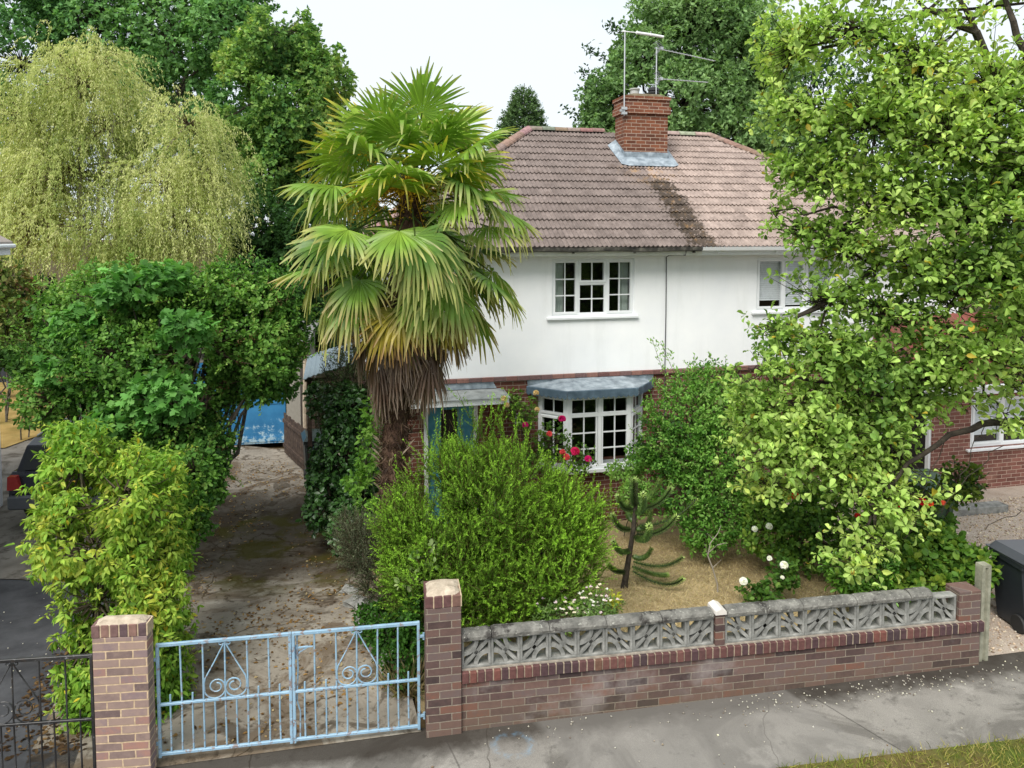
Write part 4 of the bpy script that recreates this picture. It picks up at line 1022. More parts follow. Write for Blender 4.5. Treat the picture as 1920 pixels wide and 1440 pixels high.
wheelie('green wheelie bin half hidden behind the red rose bush', (pb[0], 11.0, gz(pb[0], 11.0)), R(10), (.03, .07, .04), (.04, .10, .055))
pb = at(592, 840, 15.2)
wheelie('dark wheelie bin standing beside the open timber side gate', (pb[0], 15.3, gz(pb[0], 15.3)), R(20), (.02, .026, .026), (.03, .045, .045), 1.02)

# ------------------------------------------------------------------ garage, side gate and lean-to
gp = at(448, 845, 17.5); gz0 = gz(gp[0], 17.5)
gar = thing('garage', 'garage with flaking bright blue doors at the end of the driveway', 'garage', (gp[0], 17.5, gz0), R(11))
def bluedoor():
    m, t, b = newmat('flaking_blue')
    c = ramp(t, noise(t, 3, 5), [(.3, lin(38, 104, 150)), (.7, lin(58, 130, 176))])
    sp = t.nodes.new('ShaderNodeSeparateXYZ'); t.links.new(t.nodes.new('ShaderNodeTexCoord').outputs['Object'], sp.inputs[0])
    f = math_(t, 'ADD', noise(t, 6, 7, .75), mrange(t, sp.outputs['Z'], 0, 1.1, .16, -.12))
    c = mixc(t, mrange(t, f, .60, .66, 0, .85), c, lin(170, 196, 206))
    t.links.new(c, b.inputs['Base Color']); b.inputs['Roughness'].default_value = .5; bump(t, b, noise(t, 30), .2, .004); return m
for (a, b_) in ((-1.1, -.01), (.01, 1.1)):
    mb = MB(); mb.box(a, b_, 0, .05, .03, 2.05, ch=.004); mb.box(a + .04, b_ - .04, -.015, .0, .08, .2); mb.box(a + .04, b_ - .04, -.015, 0, 1.0, 1.12); mb.box(a + .04, b_ - .04, -.015, 0, 1.85, 1.97)
    mb.build('door', bluedoor() if a < 0 else bpy.data.materials['flaking_blue'], gar)
mb = MB(); mb.box(-1.45, -1.12, .0, 5.2, -.3, 2.3); mb.box(1.12, 1.45, .0, 5.2, -.3, 2.3); mb.box(-1.12, 1.12, .01, .2, 2.06, 2.3); mb.build('wall', plain('garage_render', lin(150, 146, 136), .9), gar)
mb = MB(); mb.prism([(-1.6, 2.31), (1.6, 2.31), (1.6, 2.40), (0, 2.75), (-1.6, 2.40)], 'y', -.15, 5.3); mb.build('roof', plain('garage_roof', lin(120, 120, 116), .9), gar)

M['oldwood'] = surf('weathered_timber', [(.3, lin(52, 42, 38)), (.6, lin(84, 70, 60)), (.75, lin(120, 104, 90))], 9, .9, .5, 50, .01)
g0 = np.array([-4.32, 15.45]); g1 = np.array([-5.35, 17.1]); d_ = g1 - g0
sg = thing('side_gate', 'weathered brown timber side gate standing open beside the garage', 'gate', (g0[0], g0[1], gz(*g0)), math.atan2(d_[1], d_[0]))
Lg = np.linalg.norm(d_); k = 0; x = 0
while x < Lg - .05:
    mb = MB(); mb.box(x, x + .13, -.012, .012, .06, 1.0 + random.uniform(-.02, .02)); mb.build('board', M['oldwood'], sg); x += .142
mb = MB(); mb.box(0, Lg, .012, .05, .22, .31); mb.box(0, Lg, .012, .05, .80, .88); mb.box(-.04, .0, -.03, .06, 0, 1.08); mb.build('rail', M['oldwood'], sg)

lp = at(612, 690, 14.4)
le = thing('lean_to', 'curved grey-blue corrugated canopy on a dark post at the side of the house', 'canopy', (lp[0], lp[1], gz(lp[0], lp[1])), HA)
mb = MB(); n = 40; zc = lp[2] - gz(lp[0], lp[1]); V = []; F = []
for i in range(n + 1):
    x = -.42 + .95 * i / n; z = zc - .10 + .28 * (i / n) ** .8 + .012 * math.cos(i * 1.6)
    V += [(x, -.6, z), (x, 1.8, z + .05)]
for i in range(n): F.append((2*i, 2*i+2, 2*i+3, 2*i+1))
mb.add(V, F)
o = mb.build('roof_sheet', plain('corrugated_sheet', lin(112, 126, 134), .7), le); sd = o.modifiers.new('s', 'SOLIDIFY'); sd.thickness = .012
mb = MB(); mb.box(-.36, -.28, -.45, -.37, -.1, zc - .09); mb.build('post', M['oldwood'], le)
mb = MB(); mb.box(-.36, -.28, 1.5, 1.58, -.1, zc - .06); mb.build('post', M['oldwood'], le)
mb = MB(); mb.box(-.4, .5, -.5, -.455, zc - .16, zc - .10); mb.build('beam', M['oldwood'], le)
mb = MB(); pp = at(571, 720, 17.0); mb.tube([(pp[0], pp[1], gz(pp[0], 17)), tuple(at(571, 760, 17.0)), tuple(at(573, 640, 17.0))], .05, 7)
tag(mb.build('pole', surf('pale_pole', [(.3, lin(150, 136, 116)), (.7, lin(190, 176, 156))], 9, .9)), 'pale upright timber pole rising behind the side gate', 'pole')

# ------------------------------------------------------------------ parked car on the left drive
def car():
    loc = np.array([-8.02, 14.35]); t = thing('parked_car', 'dark blue estate car parked on the left drive, seen from behind', 'car', (loc[0], loc[1], gz(*loc)), R(9))
    body = plain('car_paint', (.012, .014, .022), .22, .6, 0, .05, 3, 0); gl = plain('car_glass', (.012, .014, .016), .06, .6, 0, .05, 3, 0); blk = plain('car_black', (.015, .015, .016), .55, .4)
    # side profile of the lower body (y from the rear forwards, z), lofted across the width with tumblehome
    low = [(-1.95, .34), (-2.02, .50), (-2.02, .66), (-1.97, .92), (-1.9, .97), (-1.0, .99), (.7, .98), (1.05, .94), (1.9, .74), (2.05, .55), (2.0, .32), (1.6, .24), (-1.5, .24)]
    def loft(prof, xs, name, mat, tw=lambda z: 1.0, sm=False):
        mb = MB(); V = []; k = len(prof)
        for x in xs:
            for (y, z) in prof: V.append((x * tw(z), y * (1 - .03 * (abs(x) / .86) ** 4), z))
        F = [(i*k+j, i*k+(j+1) % k, (i+1)*k+(j+1) % k, (i+1)*k+j) for i in range(len(xs) - 1) for j in range(k)]
        F += [tuple(range(k - 1, -1, -1)), tuple((len(xs) - 1) * k + j for j in range(k))]
        mb.add(V, F); return mb.build(name, mat, t, bevel=.02)
    loft(low, [-.86, -.80, -.4, 0, .4, .80, .86], 'body', body, lambda z: 1 - .05 * max(0, z - .7))
    roof_ = [(-1.90, .95), (-1.70, 1.36), (-1.45, 1.44), (-.6, 1.47), (.1, 1.43), (.95, .95)]
    loft(roof_, [-.78, -.74, -.3, .3, .74, .78], 'cabin', body, lambda z: 1 - .30 * max(0, z - .95))
    W_ = lambda z: .78 * (1 - .30 * (z - .95))
    mb = MB(); mb.add([(-.66, -1.905, 1.0), (.66, -1.905, 1.0), (.60, -1.745, 1.34), (-.60, -1.745, 1.34)], [(0, 1, 2, 3)]); mb.build('rear_window', gl, t)
    for sx in (-1, 1):
        for (a, b_, c_, d_) in ((-1.62, -.95, -.95, -1.52), (-.88, -.10, -.10, -.88), (-.02, .72, .22, -.02)):
            mb = MB(); mb.add([(sx * (W_(1.0) + .006), a, 1.0), (sx * (W_(1.0) + .006), b_, 1.0), (sx * (W_(1.38) + .006), c_, 1.38), (sx * (W_(1.38) + .006), d_, 1.38)], [(0, 1, 2, 3)]); mb.build('side_window', gl, t)
        mb = MB(); mb.prism([(sx * .62, .70), (sx * .845, .70), (sx * .83, .93), (sx * .70, .93)], 'y', -2.035, -1.9); mb.build('tail_light', plain('red_lens', (.35, .02, .015), .2, .5, 0, .1, 20, 0), t)
        mb = MB(); mb.box(sx * .80 - .0, sx * .98, .55, .66, .93, 1.06, ch=.02) if sx > 0 else mb.box(-.98, -.80, .55, .66, .93, 1.06, ch=.02); mb.build('mirror', blk, t)
        for y in (-1.25, 1.3):
            mb = MB(); mb.lathe([(.1, -.1), (.27, -.1), (.31, -.07), (.31, .07), (.27, .1), (.1, .1)], (sx * .76, y, .30), 24, axis='x'); wh = mb.build('wheel', blk, t)
            mb = MB(); mb.lathe([(.05, -.108), (.19, -.105), (.20, -.1), (.20, .1), (.19, .105), (.05, .108)], (sx * .76, y, .30), 16, axis='x'); mb.build('rim', M['alu'], wh)
    mb = MB(); mb.box(-.84, .84, -2.07, -1.9, .36, .60, ch=.03); mb.build('bumper', plain('bumper_grey', (.10, .105, .115), .5), t)
    mb = MB(); mb.box(-.26, .26, -2.045, -2.01, .70, .81); mb.build('number_plate', plain('plate_yellow', lin(226, 190, 60), .4), t)
    for sx in (-.62, .62):
        mb = MB(); mb.tube([(sx, -1.4, 1.47), (sx, -.5, 1.50), (sx, .1, 1.45)], .014, 5); mb.build('roof_rail', M['alu'], t)
car()

# left neighbour: only its eave corner comes into view
np_ = at(2, 800, 13.4)
nh = thing('neighbouring_house', 'white eave corner and wall edge of the next house at the far left', 'house', (np_[0], np_[1], -.2), R(12))
mb = MB(); mb.box(-5, -.02, -7, .0, -.3, 4.62); mb.build('wall', M['render'], nh)
mb = MB(); mb.box(-5, .16, .20, .22, 4.6, 4.78); mb.box(.16, .18, -7.2, .22, 4.6, 4.78); mb.box(-5, .16, -7.2, .2, 4.61, 4.63); mb.build('fascia', M['upvc'], nh)
mb = MB(); mb.prism([(.20, 4.79), (.20, 4.84), (-2.5, 6.4), (-5.2, 4.84), (-5.2, 4.79), (-2.5, 6.3)], 'y', -7.3, .28); mb.build('roof', plain('neighbour_tile', lin(150, 140, 132), .8), nh)
mb = MB(); mb.tube([(.225, -7.2, 4.76), (.225, .25, 4.76)], .045, 8); mb.build('gutter', M['upvc'], nh)

fp = at(14, 720, 22.0)
fe = thing('timber_fence', 'small dark blue-grey fence panel behind the dry lawn at far left', 'fence', (fp[0], fp[1], fp[2] - .02), R(14))
mb = MB(); 
for i in range(16): mb.box(-1.6 + i * .13, -1.6 + i * .13 + .122, -.012, .012, .08, 1.05)
mb.box(-1.6, .5, .012, .05, .3, .38); mb.box(-1.6, .5, .012, .05, .85, .93); mb.build('panel', plain('fence_paint', (.03, .035, .045), .7), fe)
for x in (-1.0, .02, .5):
    mb = MB(); mb.box(x - .03, x + .03, -.05, -.013, -.1, 1.15); mb.build('post', plain('fence_post_grey', (.12, .13, .14), .7) if x == -1.0 else bpy.data.materials['fence_post_grey'], fe)

# ================================================================== PLANTS
G = lambda r, g, b, k=.80: lin(r, g, b, k)
def bl(px, py, Y, rx, ry, rd):          # a clump given by where it is seen; its depth radius in metres
    return (at(px, py, Y), (rx * Y / FPX, rd, ry * Y / FPX))
def ground_at(p): return (p[0], p[1], gz(p[0], p[1]))
TM['peb'] = ([(0,0,0), (.5,.5,.0), (1,0,0), (.5,-.5,0), (.5,0,.35), (.5,0,-.3)], [(0,3,4), (3,2,4), (2,1,4), (1,0,4), (3,0,5), (2,3,5), (1,2,5), (0,1,5)])

def stems_to(mb, base, blobs, r0, r1, n=6, wob=.12, col=None, spread=.12):
    tips = []
    for (c, rr_) in blobs:
        b_ = np.array(base) + np.array([rng.normal() * spread, rng.normal() * spread, 0])
        tips.append(limb(mb, b_, c, r0, r1, n, wob, 6)[-1])
    return tips

# ---------------------------------------------------------------- the palm
def palm():
    base = at(742, 1120, 9.35); base = np.array(ground_at(base))
    pts = [base - [0, 0, .1]] + [at(x, y, 9.35) for (x, y) in ((737, 980), (738, 860), (748, 740), (760, 600), (768, 460), (772, 330))]
    root = thing('palm_tree', 'tall windmill palm with a shaggy trunk and skirt of dead fronds', 'palm tree', base)
    P = np.array(pts); ts = np.linspace(0, 1, len(P))
    def tr(u): return np.array([np.interp(u, ts, P[:, i]) for i in range(3)])
    mb = MB(); n = 60; path = [tr(i / n) for i in range(n + 1)]
    rad = [(.165 if i < 30 else .165 + .03 * (i - 30) / 30 if i < 50 else .2 - .012 * (i - 50)) * (1 + .08 * rng.normal()) for i in range(n + 1)]
    mb.tube(path, rad, 14); mb.build('trunk', surf('palm_trunk', [(.3, lin(46, 34, 28)), (.5, lin(78, 58, 46)), (.75, lin(112, 90, 72))], 12, .95, .8, 40, .03), root, world=True)
    lv = Leaves(); m = 5200; u = rng.random(m) ** .8; A = np.array([tr(x) for x in u]); an = rng.random(m) * 2 * PI
    o_ = np.stack([np.cos(an), np.sin(an), np.zeros(m)], 1); rr_ = np.interp(u, ts, [.16, .16, .165, .18, .2, .18, .1])
    up = np.where(rng.random(m) < .5, -1., 1.)[:, None] * np.array([0, 0, 1.])
    lv.add(A + o_ * (rr_ * .92)[:, None], o_ * .55 + up * .8 + .5 * rng.normal(size=(m, 3)), o_, .05 + .14 * rng.random(m), .008 + .01 * rng.random(m), pick([lin(54, 40, 32), lin(86, 66, 52), lin(120, 98, 80)], rng.random(m)))
    m = 70; u = .02 + .5 * rng.random(m); A = np.array([tr(x) for x in u]); an = rng.random(m) * 2 * PI; o_ = np.stack([np.cos(an), np.sin(an), np.zeros(m)], 1)
    lv.add(A + o_ * .17, o_ * .8 + np.array([0, 0, .9]), np.cross(o_, [0, 0, 1.]), .16 + .08 * rng.random(m), .026, pick([lin(140, 124, 108), lin(176, 160, 142)], rng.random(m)), 'lance')
    lv.build('trunk_fibre', M['needle'], root)
    def frond(u, az, elev, plen, Rb, droop, half, c_in, c_out, c_tip, nseg=38, pet=(96, 120, 50), fold=0., tipk=.72, dip=None):
        o = tr(u); h = np.array([math.cos(az), math.sin(az), 0]); d = h * math.cos(elev) + np.array([0, 0, math.sin(elev)])
        sag = .10 + .12 * max(0, math.cos(elev)); H = o + d * plen + np.array([0, 0, -sag * plen])
        lv = Leaves(); mid = o + d * plen * .5 + np.array([0, 0, -.01])
        pc = np.array([lin(*pet, .7)])
        lv.twigs(np.array([o + h * .08]), np.array([mid]), .017, .013, pc[0]); lv.twigs(np.array([mid]), np.array([H]), .013, .009, pc[0])
        e2 = elev - (.35 + .25 * rng.random() if dip is None else dip); D = h * math.cos(e2) + np.array([0, 0, math.sin(e2)]); Sd = np.cross(D, [0, 0, 1.])
        Sd = Sd / (np.linalg.norm(Sd) + 1e-6) if np.linalg.norm(Sd) > .05 else np.array([-h[1], h[0], 0]); N = np.cross(Sd, D)
        tw = rng.normal() * .3; Sd, N = Sd * math.cos(tw) + N * math.sin(tw), N * math.cos(tw) - Sd * math.sin(tw)
        th = np.linspace(-half, half, nseg) + rng.normal(size=nseg) * .012; L = Rb * (1 - .26 * (np.abs(th) / half) ** 2.2) * (1 + .05 * rng.normal(size=nseg))
        T = np.array([0.02, .2, .4, .55, .7, .85, 1.0]); V = np.zeros((nseg, len(T), 2, 3)); CC = np.zeros((nseg, len(T), 2, 3))
        dth = 2 * half / nseg; dj = droop * (1 + .5 * rng.normal(size=nseg)).clip(.3, 2)
        bk_ = np.where(rng.random(nseg) < .22, .5, 0)
        for k, t in enumerate(T):
            dirs = np.cos(th)[:, None] * D + np.sin(th)[:, None] * Sd; tang = -np.sin(th)[:, None] * D + np.cos(th)[:, None] * Sd
            c = H + dirs * (L * t)[:, None] - N * (.16 * L * t * np.sin(th) ** 2 + fold * L * t * np.abs(np.sin(th)))[:, None]
            q = max(0, t - .38); c = c + np.array([0, 0, -1.]) * (L * q * q * 1.5 * dj)[:, None] - dirs * (L * q * q * .45 * dj)[:, None]
            q2 = max(0, t - .6); c = c + np.array([0, 0, -1.]) * (L * q2 * bk_ * .9)[:, None] - dirs * (L * q2 * bk_ * .6)[:, None]
            wd = L * t * dth * .56 if t < .6 else L * .6 * dth * .54 * (1 - ((t - .6) / .4) ** 1.5 * .78)
            al = .55 * np.where(np.arange(nseg) % 2 == 0, 1, -1)
            ed = tang * np.cos(al)[:, None] + N * np.sin(al)[:, None]
            V[:, k, 0] = c - ed * wd[:, None]; V[:, k, 1] = c + ed * wd[:, None]
            a = np.array(c_in); b_ = np.array(c_out); e_ = np.array(c_tip)
            col = a + (b_ - a) * min(1, t / .6) if t < tipk else b_ + (e_ - b_) * min(1, (t - tipk) / (1 - tipk) * 1.6)
            CC[:, k, :, :] = (col[None] * (1 + .14 * rng.normal(size=(nseg, 1))).clip(.6, 1.4))[:, None, :]
        lv.strip(V, CC); lv.build('frond', M['frond'], root)
    g1, g2, g3 = G(138, 178, 70), G(106, 146, 66), G(80, 118, 58); yl, br, gr_, dead = G(204, 186, 76), G(160, 124, 76), G(178, 184, 106), G(128, 104, 84)
    N = 124; ga = 2.39996
    for i in range(N):
        a = i / (N - 1); az = i * ga + rng.normal() * .2; z_ = rng.random()
        u = .99 - .37 * max(0, a - .08) ** 1.15
        lt = G(166, 200, 78)
        if a < .26:
            e = R(80 - 62 * (a / .26) ** .5 + 8 * rng.normal()); frond(u, az, e, .80 + .24 * rng.random(), .62 + .08 * rng.random(), .10 + .45 * a / .3 * rng.random(), R(132), lt, g1 if z_ < .6 else G(150, 180, 54), gr_ if z_ < .6 else yl, 42, dip=.05 + .35 * rng.random())
        elif a < .50:
            e = R(14 - 36 * (a - .26) / .24 + 12 * rng.normal()); frond(u, az, e, .86 + .28 * rng.random(), .58 + .10 * rng.random(), .25 + .65 * rng.random(), R(124), g1 if z_ < .7 else lt, g2 if z_ < .5 else g1, gr_ if z_ < .7 else G(190, 190, 110), 38, tipk=.6, dip=.15 + .75 * rng.random())
        elif a < .62:
            e = R(-18 - 26 * (a - .50) / .12 + 10 * rng.normal()); frond(u + .02, az, e, .82 + .3 * rng.random(), .52 + .10 * rng.random(), .25 + .4 * rng.random(), R(108), g2, g3 if z_ < .5 else g1, G(190, 176, 110), 34, tipk=.6, dip=.1 + .6 * rng.random())
        elif a < .71:
            e = R(-40 - 90 * (a - .62) + 9 * rng.normal()); frond(u, az, e, .62 + .18 * rng.random(), .56 + .06 * rng.random(), .35, R(84), g3 if z_ < .6 else G(150, 150, 50), yl if z_ < .7 else g2, br, 32, pet=(140, 120, 60), tipk=.7)
        else:
            e = R(-42 - 95 * (a - .71) + 10 * rng.normal()); c_ = dead if z_ < .6 else (G(160, 146, 130) if z_ < .85 else G(150, 132, 60))
            frond(u - .005 + .02 * rng.random(), az, e, .46 + .34 * rng.random(), .5 + .1 * rng.random(), .45, R(50), c_, G(120, 94, 74), G(156, 138, 120), 24, pet=(104, 80, 60), fold=.25)
    # yellow flower sprays under the top fronds
    for az, cnt in ((R(-30), 9), (R(-75), 6), (R(215), 9), (R(170), 6)):
        lv = Leaves(); o = tr(.97); h = np.array([math.cos(az), math.sin(az), 0])
        m = 900; s_ = rng.random(m); br_ = rng.normal(size=(cnt * 3, 3)) * .22; kx = rng.integers(0, cnt * 3, m)
        A = o + h * (.15 + .42 * s_)[:, None] + np.array([0, 0, 1.]) * (.12 * np.sin(s_ * 2.6) - .22 * s_ ** 2)[:, None] + br_[kx] * (s_ ** 1.2)[:, None] + rng.normal(size=(m, 3)) * .02
        lv.add(A, rdir(m), rdir(m), .03, .022, pick([G(190, 150, 30, .8), G(226, 190, 50, .8), G(170, 140, 40, .8)], rng.random(m)))
        lv.twigs(np.repeat((o + h * .1)[None], cnt * 3, 0), o + h * .5 + np.array([0, 0, -.1]) + br_, .006, .003, G(200, 160, 60))
        lv.build('flower_spray', M['petal'], root)
palm()

# ---------------------------------------------------------------- feathery shoots (needle bushes)
def shoots(lv, P, D, m, ln, nl, nw, c0, c1, spread=.75, curl=.25, stem=None, seed=2):
    n = len(P); ln = np.broadcast_to(np.asarray(ln, float), (n,))
    t = np.tile((np.arange(m) + .5) / m, n) + .03 * rng.normal(size=n * m); i = np.repeat(np.arange(n), m)
    u = unit(np.cross(D, rdir(n))); bend = u * curl
    C_ = P[i] + D[i] * (ln[i] * t)[:, None] + bend[i] * (ln[i] * t * t)[:, None]
    Dt = unit(D[i] + bend[i] * 2 * t[:, None]); ra = unit(np.cross(Dt, rdir(n * m)))
    dirn = unit(Dt * .8 + ra * spread); br_ = 1 + .26 * rng.normal(size=n)[i] + .12 * rng.normal(size=n * m)
    tt = np.clip(t, 0, 1)[:, None]; hue = (.5 + .5 * noise3(P, .9, seed))[i][:, None]
    c0_ = np.array(c0); c1_ = np.array(c1)
    col = (c0_ + (c1_ - c0_) * np.clip(tt * .75 + hue * .35 - .05, 0, 1)) * br_.clip(.5, 1.6)[:, None]
    lv.add(C_, dirn, ra + .3 * rng.normal(size=(n * m, 3)), nl * (1.1 - .45 * np.clip(t, 0, 1)) * (1 + .2 * rng.normal(size=n * m)).clip(.5, 1.5), nw, col)
    if stem is not None: lv.twigs(P, P + D * ln[:, None] * .8, .004, .002, stem)

cb = [bl(925, 925, 8.5, 120, 85, .8), bl(810, 985, 8.6, 75, 85, .7), bl(1040, 975, 8.6, 75, 75, .65), bl(860, 1060, 8.3, 130, 100, .75), bl(1000, 1060, 8.4, 110, 85, .7), bl(930, 1120, 8.2, 150, 60, .6), bl(780, 1080, 8.4, 60, 80, .5), bl(1085, 1025, 8.6, 45, 70, .45), bl(855, 900, 8.7, 62, 62, .45), bl(760, 1010, 8.5, 50, 70, .4)]
bush = thing('feathery_bush', 'big bright green feathery tamarisk bush in the middle of the garden', 'bush', ground_at(at(930, 1150, 8.5)))
lv = Leaves()
P, N, _ = blob_pts(cb, 8200, .35, .30, 11, -.62, 2.0)
k = P[:, 2] > .03; P, N = P[k], N[k]
shoots(lv, P, unit(N * .6 + np.array([0, 0, .75]) + .35 * rng.normal(size=P.shape)), 40, .17 + .14 * rng.random(len(P)), .036, .009, G(62, 104, 38), G(166, 214, 70), .7, .3, G(100, 90, 50))
P = np.concatenate([bl(x, y, 8.5, 1, 1, .1)[0][None] for x, y in ((760, 905), (815, 815), (870, 790), (905, 775), (945, 775), (985, 830), (1075, 905), (840, 860), (960, 830), (1135, 930), (890, 800), (925, 800), (800, 850), (1020, 880))]) - np.array([0, 0, .25])
P = np.repeat(P, 5, 0) + rng.normal(size=(len(P) * 5, 3)) * .09
shoots(lv, P, unit(np.array([0, 0, 1.]) + .22 * rng.normal(size=P.shape)), 70, .38 + .18 * rng.random(len(P)), .036, .009, G(80, 130, 40), G(160, 206, 66), .65, .2, G(100, 90, 50))
lv.build('foliage', M['needle'], bush)
mb = MB(); stems_to(mb, np.array(bush.location), cb, .03, .012); mb.build('stems', M['bark'], bush, world=True)

# grey heather-like bush beside the drive
hb_ = [bl(690, 1030, 9.0, 55, 50, .4), bl(720, 1080, 8.8, 60, 50, .4), bl(665, 1010, 9.3, 35, 45, .3)]
he = thing('heather_bush', 'grey green wispy heather bush at the drive edge beside the palm', 'bush', ground_at(at(700, 1110, 9.0)))
lv = Leaves(); P, N, _ = blob_pts(hb_, 800, .4, .25, 12); shoots(lv, P, unit(N * .5 + np.array([0, 0, .6]) + .4 * rng.normal(size=P.shape)), 30, .22, .026, .008, G(64, 76, 50), G(122, 128, 100), .8, .3, G(110, 100, 80)); lv.build('foliage', M['needle'], he)
mb = MB(); stems_to(mb, np.array(he.location), hb_, .012, .005); mb.build('stems', M['bark'], he, world=True)

# ---------------------------------------------------------------- general leafy shrub
def shrub(name, label, cat, base, blobs, n, k, L, W, pal, tm, mat='leaf', shell=.45, gap=-.7, stemr=.018, up=.25, droop=0., seed=1, odd=None, oddp=.02, twig=.12, bumpk=.28, zmin=None, group=None, stemmat='bark', spread=.9, out=.7, csc=.8, gsc=1.6, extra=None, barkpath=None):
    t = thing(name, label, cat, base, group=group); lv = Leaves()
    P, N, bi = blob_pts(blobs, n, shell, bumpk, seed, gap, gsc)
    g_ = np.array([gz(p[0], p[1]) for p in P]) + .02; kq = P[:, 2] > g_; P, N, bi = P[kq], N[kq], bi[kq]
    rosettes(lv, P, N, k, L, W, pal, tm, out, up, spread, seed, csc, droop, odd=odd, oddp=oddp)
    if extra: extra(lv)
    lv.build('foliage' if cat != 'tree' else 'crown', M[mat], t)
    mb = MB(); tips = stems_to(mb, np.array(base), blobs, stemr, stemr * .4)
    if barkpath: barkpath(mb)
    mb.build('stems' if cat != 'tree' else 'trunk', M[stemmat], t, world=True)
    if twig:
        q = rng.random(len(P)) < twig; lv2 = Leaves(); Bc = np.array([list(b[0]) for b in blobs])[bi[q]]
        A = Bc + (P[q] - Bc) * .25; lv2.twigs(A, P[q], stemr * .45 + .002, .003, lin(104, 94, 78), .06); lv2.build('twigs', M['leaf_far'], t)
    return t

def sprigs(lv, blobs, n, ln, L, W, pal, tm, up=.6, m=16, stem=(110, 96, 64)):
    P, N, _ = blob_pts(blobs, n, .85, .3, 5); k = N[:, 2] > -.35; P, N = P[k], N[k]; n = len(P)
    D = unit(N * .8 + np.array([0, 0, up]) + .4 * rng.normal(size=P.shape)); l_ = ln * (.5 + rng.random(n)); t_ = np.tile((np.arange(m) + .5) / m, n); i = np.repeat(np.arange(n), m)
    Q = P[i] + D[i] * (l_[i] * t_)[:, None] - np.array([0, 0, 1.]) * (l_[i] * .25 * t_ ** 2)[:, None]
    d2 = unit(D[i] * .7 + rdir(n * m)); lv.add(Q, d2, rdir(n * m) + np.array([0, 0, .8]), L * (1.15 - .6 * t_), W * (1.15 - .6 * t_), pick(pal, .45 + .4 * t_ + .12 * rng.normal(size=n * m)), tm)
    lv.twigs(P, P + D * l_[:, None] * .9 - np.array([0, 0, .2]) * l_[:, None], .005, .002, lin(*stem), -.05)
PRIV = [G(78, 128, 44), G(120, 170, 58), G(150, 192, 70), G(178, 206, 84), G(206, 208, 84)]
hedge_b = [bl(150, 880, 7.9, 70, 80, .5), bl(230, 930, 7.6, 95, 70, .6), bl(115, 970, 7.7, 42, 60, .35), bl(180, 1030, 7.5, 105, 80, .6), bl(290, 1020, 7.8, 60, 80, .6), bl(180, 1130, 7.3, 62, 90, .45), bl(260, 1150, 7.3, 85, 100, .55), bl(200, 1260, 7.15, 80, 80, .4), bl(300, 1250, 7.3, 40, 110, .4), bl(320, 980, 8.8, 45, 110, .5), bl(250, 880, 8.2, 60, 40, .5), bl(132, 835, 8.3, 32, 45, .3), bl(170, 1330, 7.1, 40, 60, .3)]
shrub('privet_hedge', 'yellow green privet hedge growing behind the buff brick gate pier', 'hedge', ground_at(at(220, 1330, 7.3)), hedge_b + [bl(240, 1340, 7.0, 60, 60, .3), bl(320, 1330, 7.2, 30, 60, .3), bl(150, 1230, 7.2, 40, 60, .3)], 9500, 6, .07, .028, PRIV, 'lance', seed=21, gap=-.48, droop=.75, up=.1, stemr=.022, stemmat='stem', odd=G(214, 196, 60), oddp=.025, csc=1.1, twig=.12, bumpk=.4, spread=.8, extra=lambda lv: sprigs(lv, hedge_b, 190, .26, .07, .028, PRIV[1:], 'lance'))

LIL = [G(44, 80, 34), G(76, 122, 50), G(108, 158, 66), G(138, 182, 84), G(150, 174, 84)]
arch_b = [bl(120, 640, 11.4, 75, 75, .8), bl(180, 560, 11.6, 70, 60, .8), bl(290, 560, 11.4, 90, 60, .9), bl(410, 545, 11.4, 90, 55, .9), bl(500, 560, 11.5, 60, 60, .7), bl(130, 740, 11, 80, 70, .8), bl(240, 680, 10.8, 110, 90, 1.0), bl(380, 650, 11.0, 110, 90, 1.0), bl(500, 660, 11.2, 70, 80, .8), bl(260, 800, 10.4, 110, 80, .8), bl(370, 770, 10.8, 65, 65, .7), bl(500, 720, 11.3, 50, 35, .5), bl(340, 870, 10.0, 55, 70, .6), bl(395, 815, 10.6, 35, 40, .45), bl(540, 600, 11.6, 40, 90, .5), bl(390, 720, 11.2, 90, 60, .7), bl(460, 690, 11.4, 60, 50, .6), bl(470, 690, 11.0, 60, 40, .5), bl(375, 695, 11.2, 60, 45, .5), bl(368, 965, 9.2, 26, 60, .35), bl(395, 900, 9.8, 30, 50, .35), bl(370, 900, 9.6, 40, 60, .45), bl(390, 840, 10.2, 45, 60, .5)]
def seedheads(lv):
    sprigs(lv, arch_b, 330, .42, .062, .036, LIL[1:], 'oval', .5, 20)
    A, N, _ = blob_pts(arch_b, 120, .9, .2, 31); A = np.repeat(A, 14, 0) + rng.normal(size=(1680, 3)) * .035
    lv.add(A, rdir(1680) + np.array([0, 0, .4]), rdir(1680), .04, .016, pick([G(110, 80, 54), G(150, 116, 82)], rng.random(1680)))
shrub('lilac_bush', 'large dark green lilac arching over the driveway from the left', 'bush', ground_at(at(300, 960, 10.8)), arch_b, 17000, 6, .062, .038, LIL, 'oval', seed=22, gap=-.6, up=.2, droop=.25, stemr=.045, csc=.8, extra=seedheads, bumpk=.5)

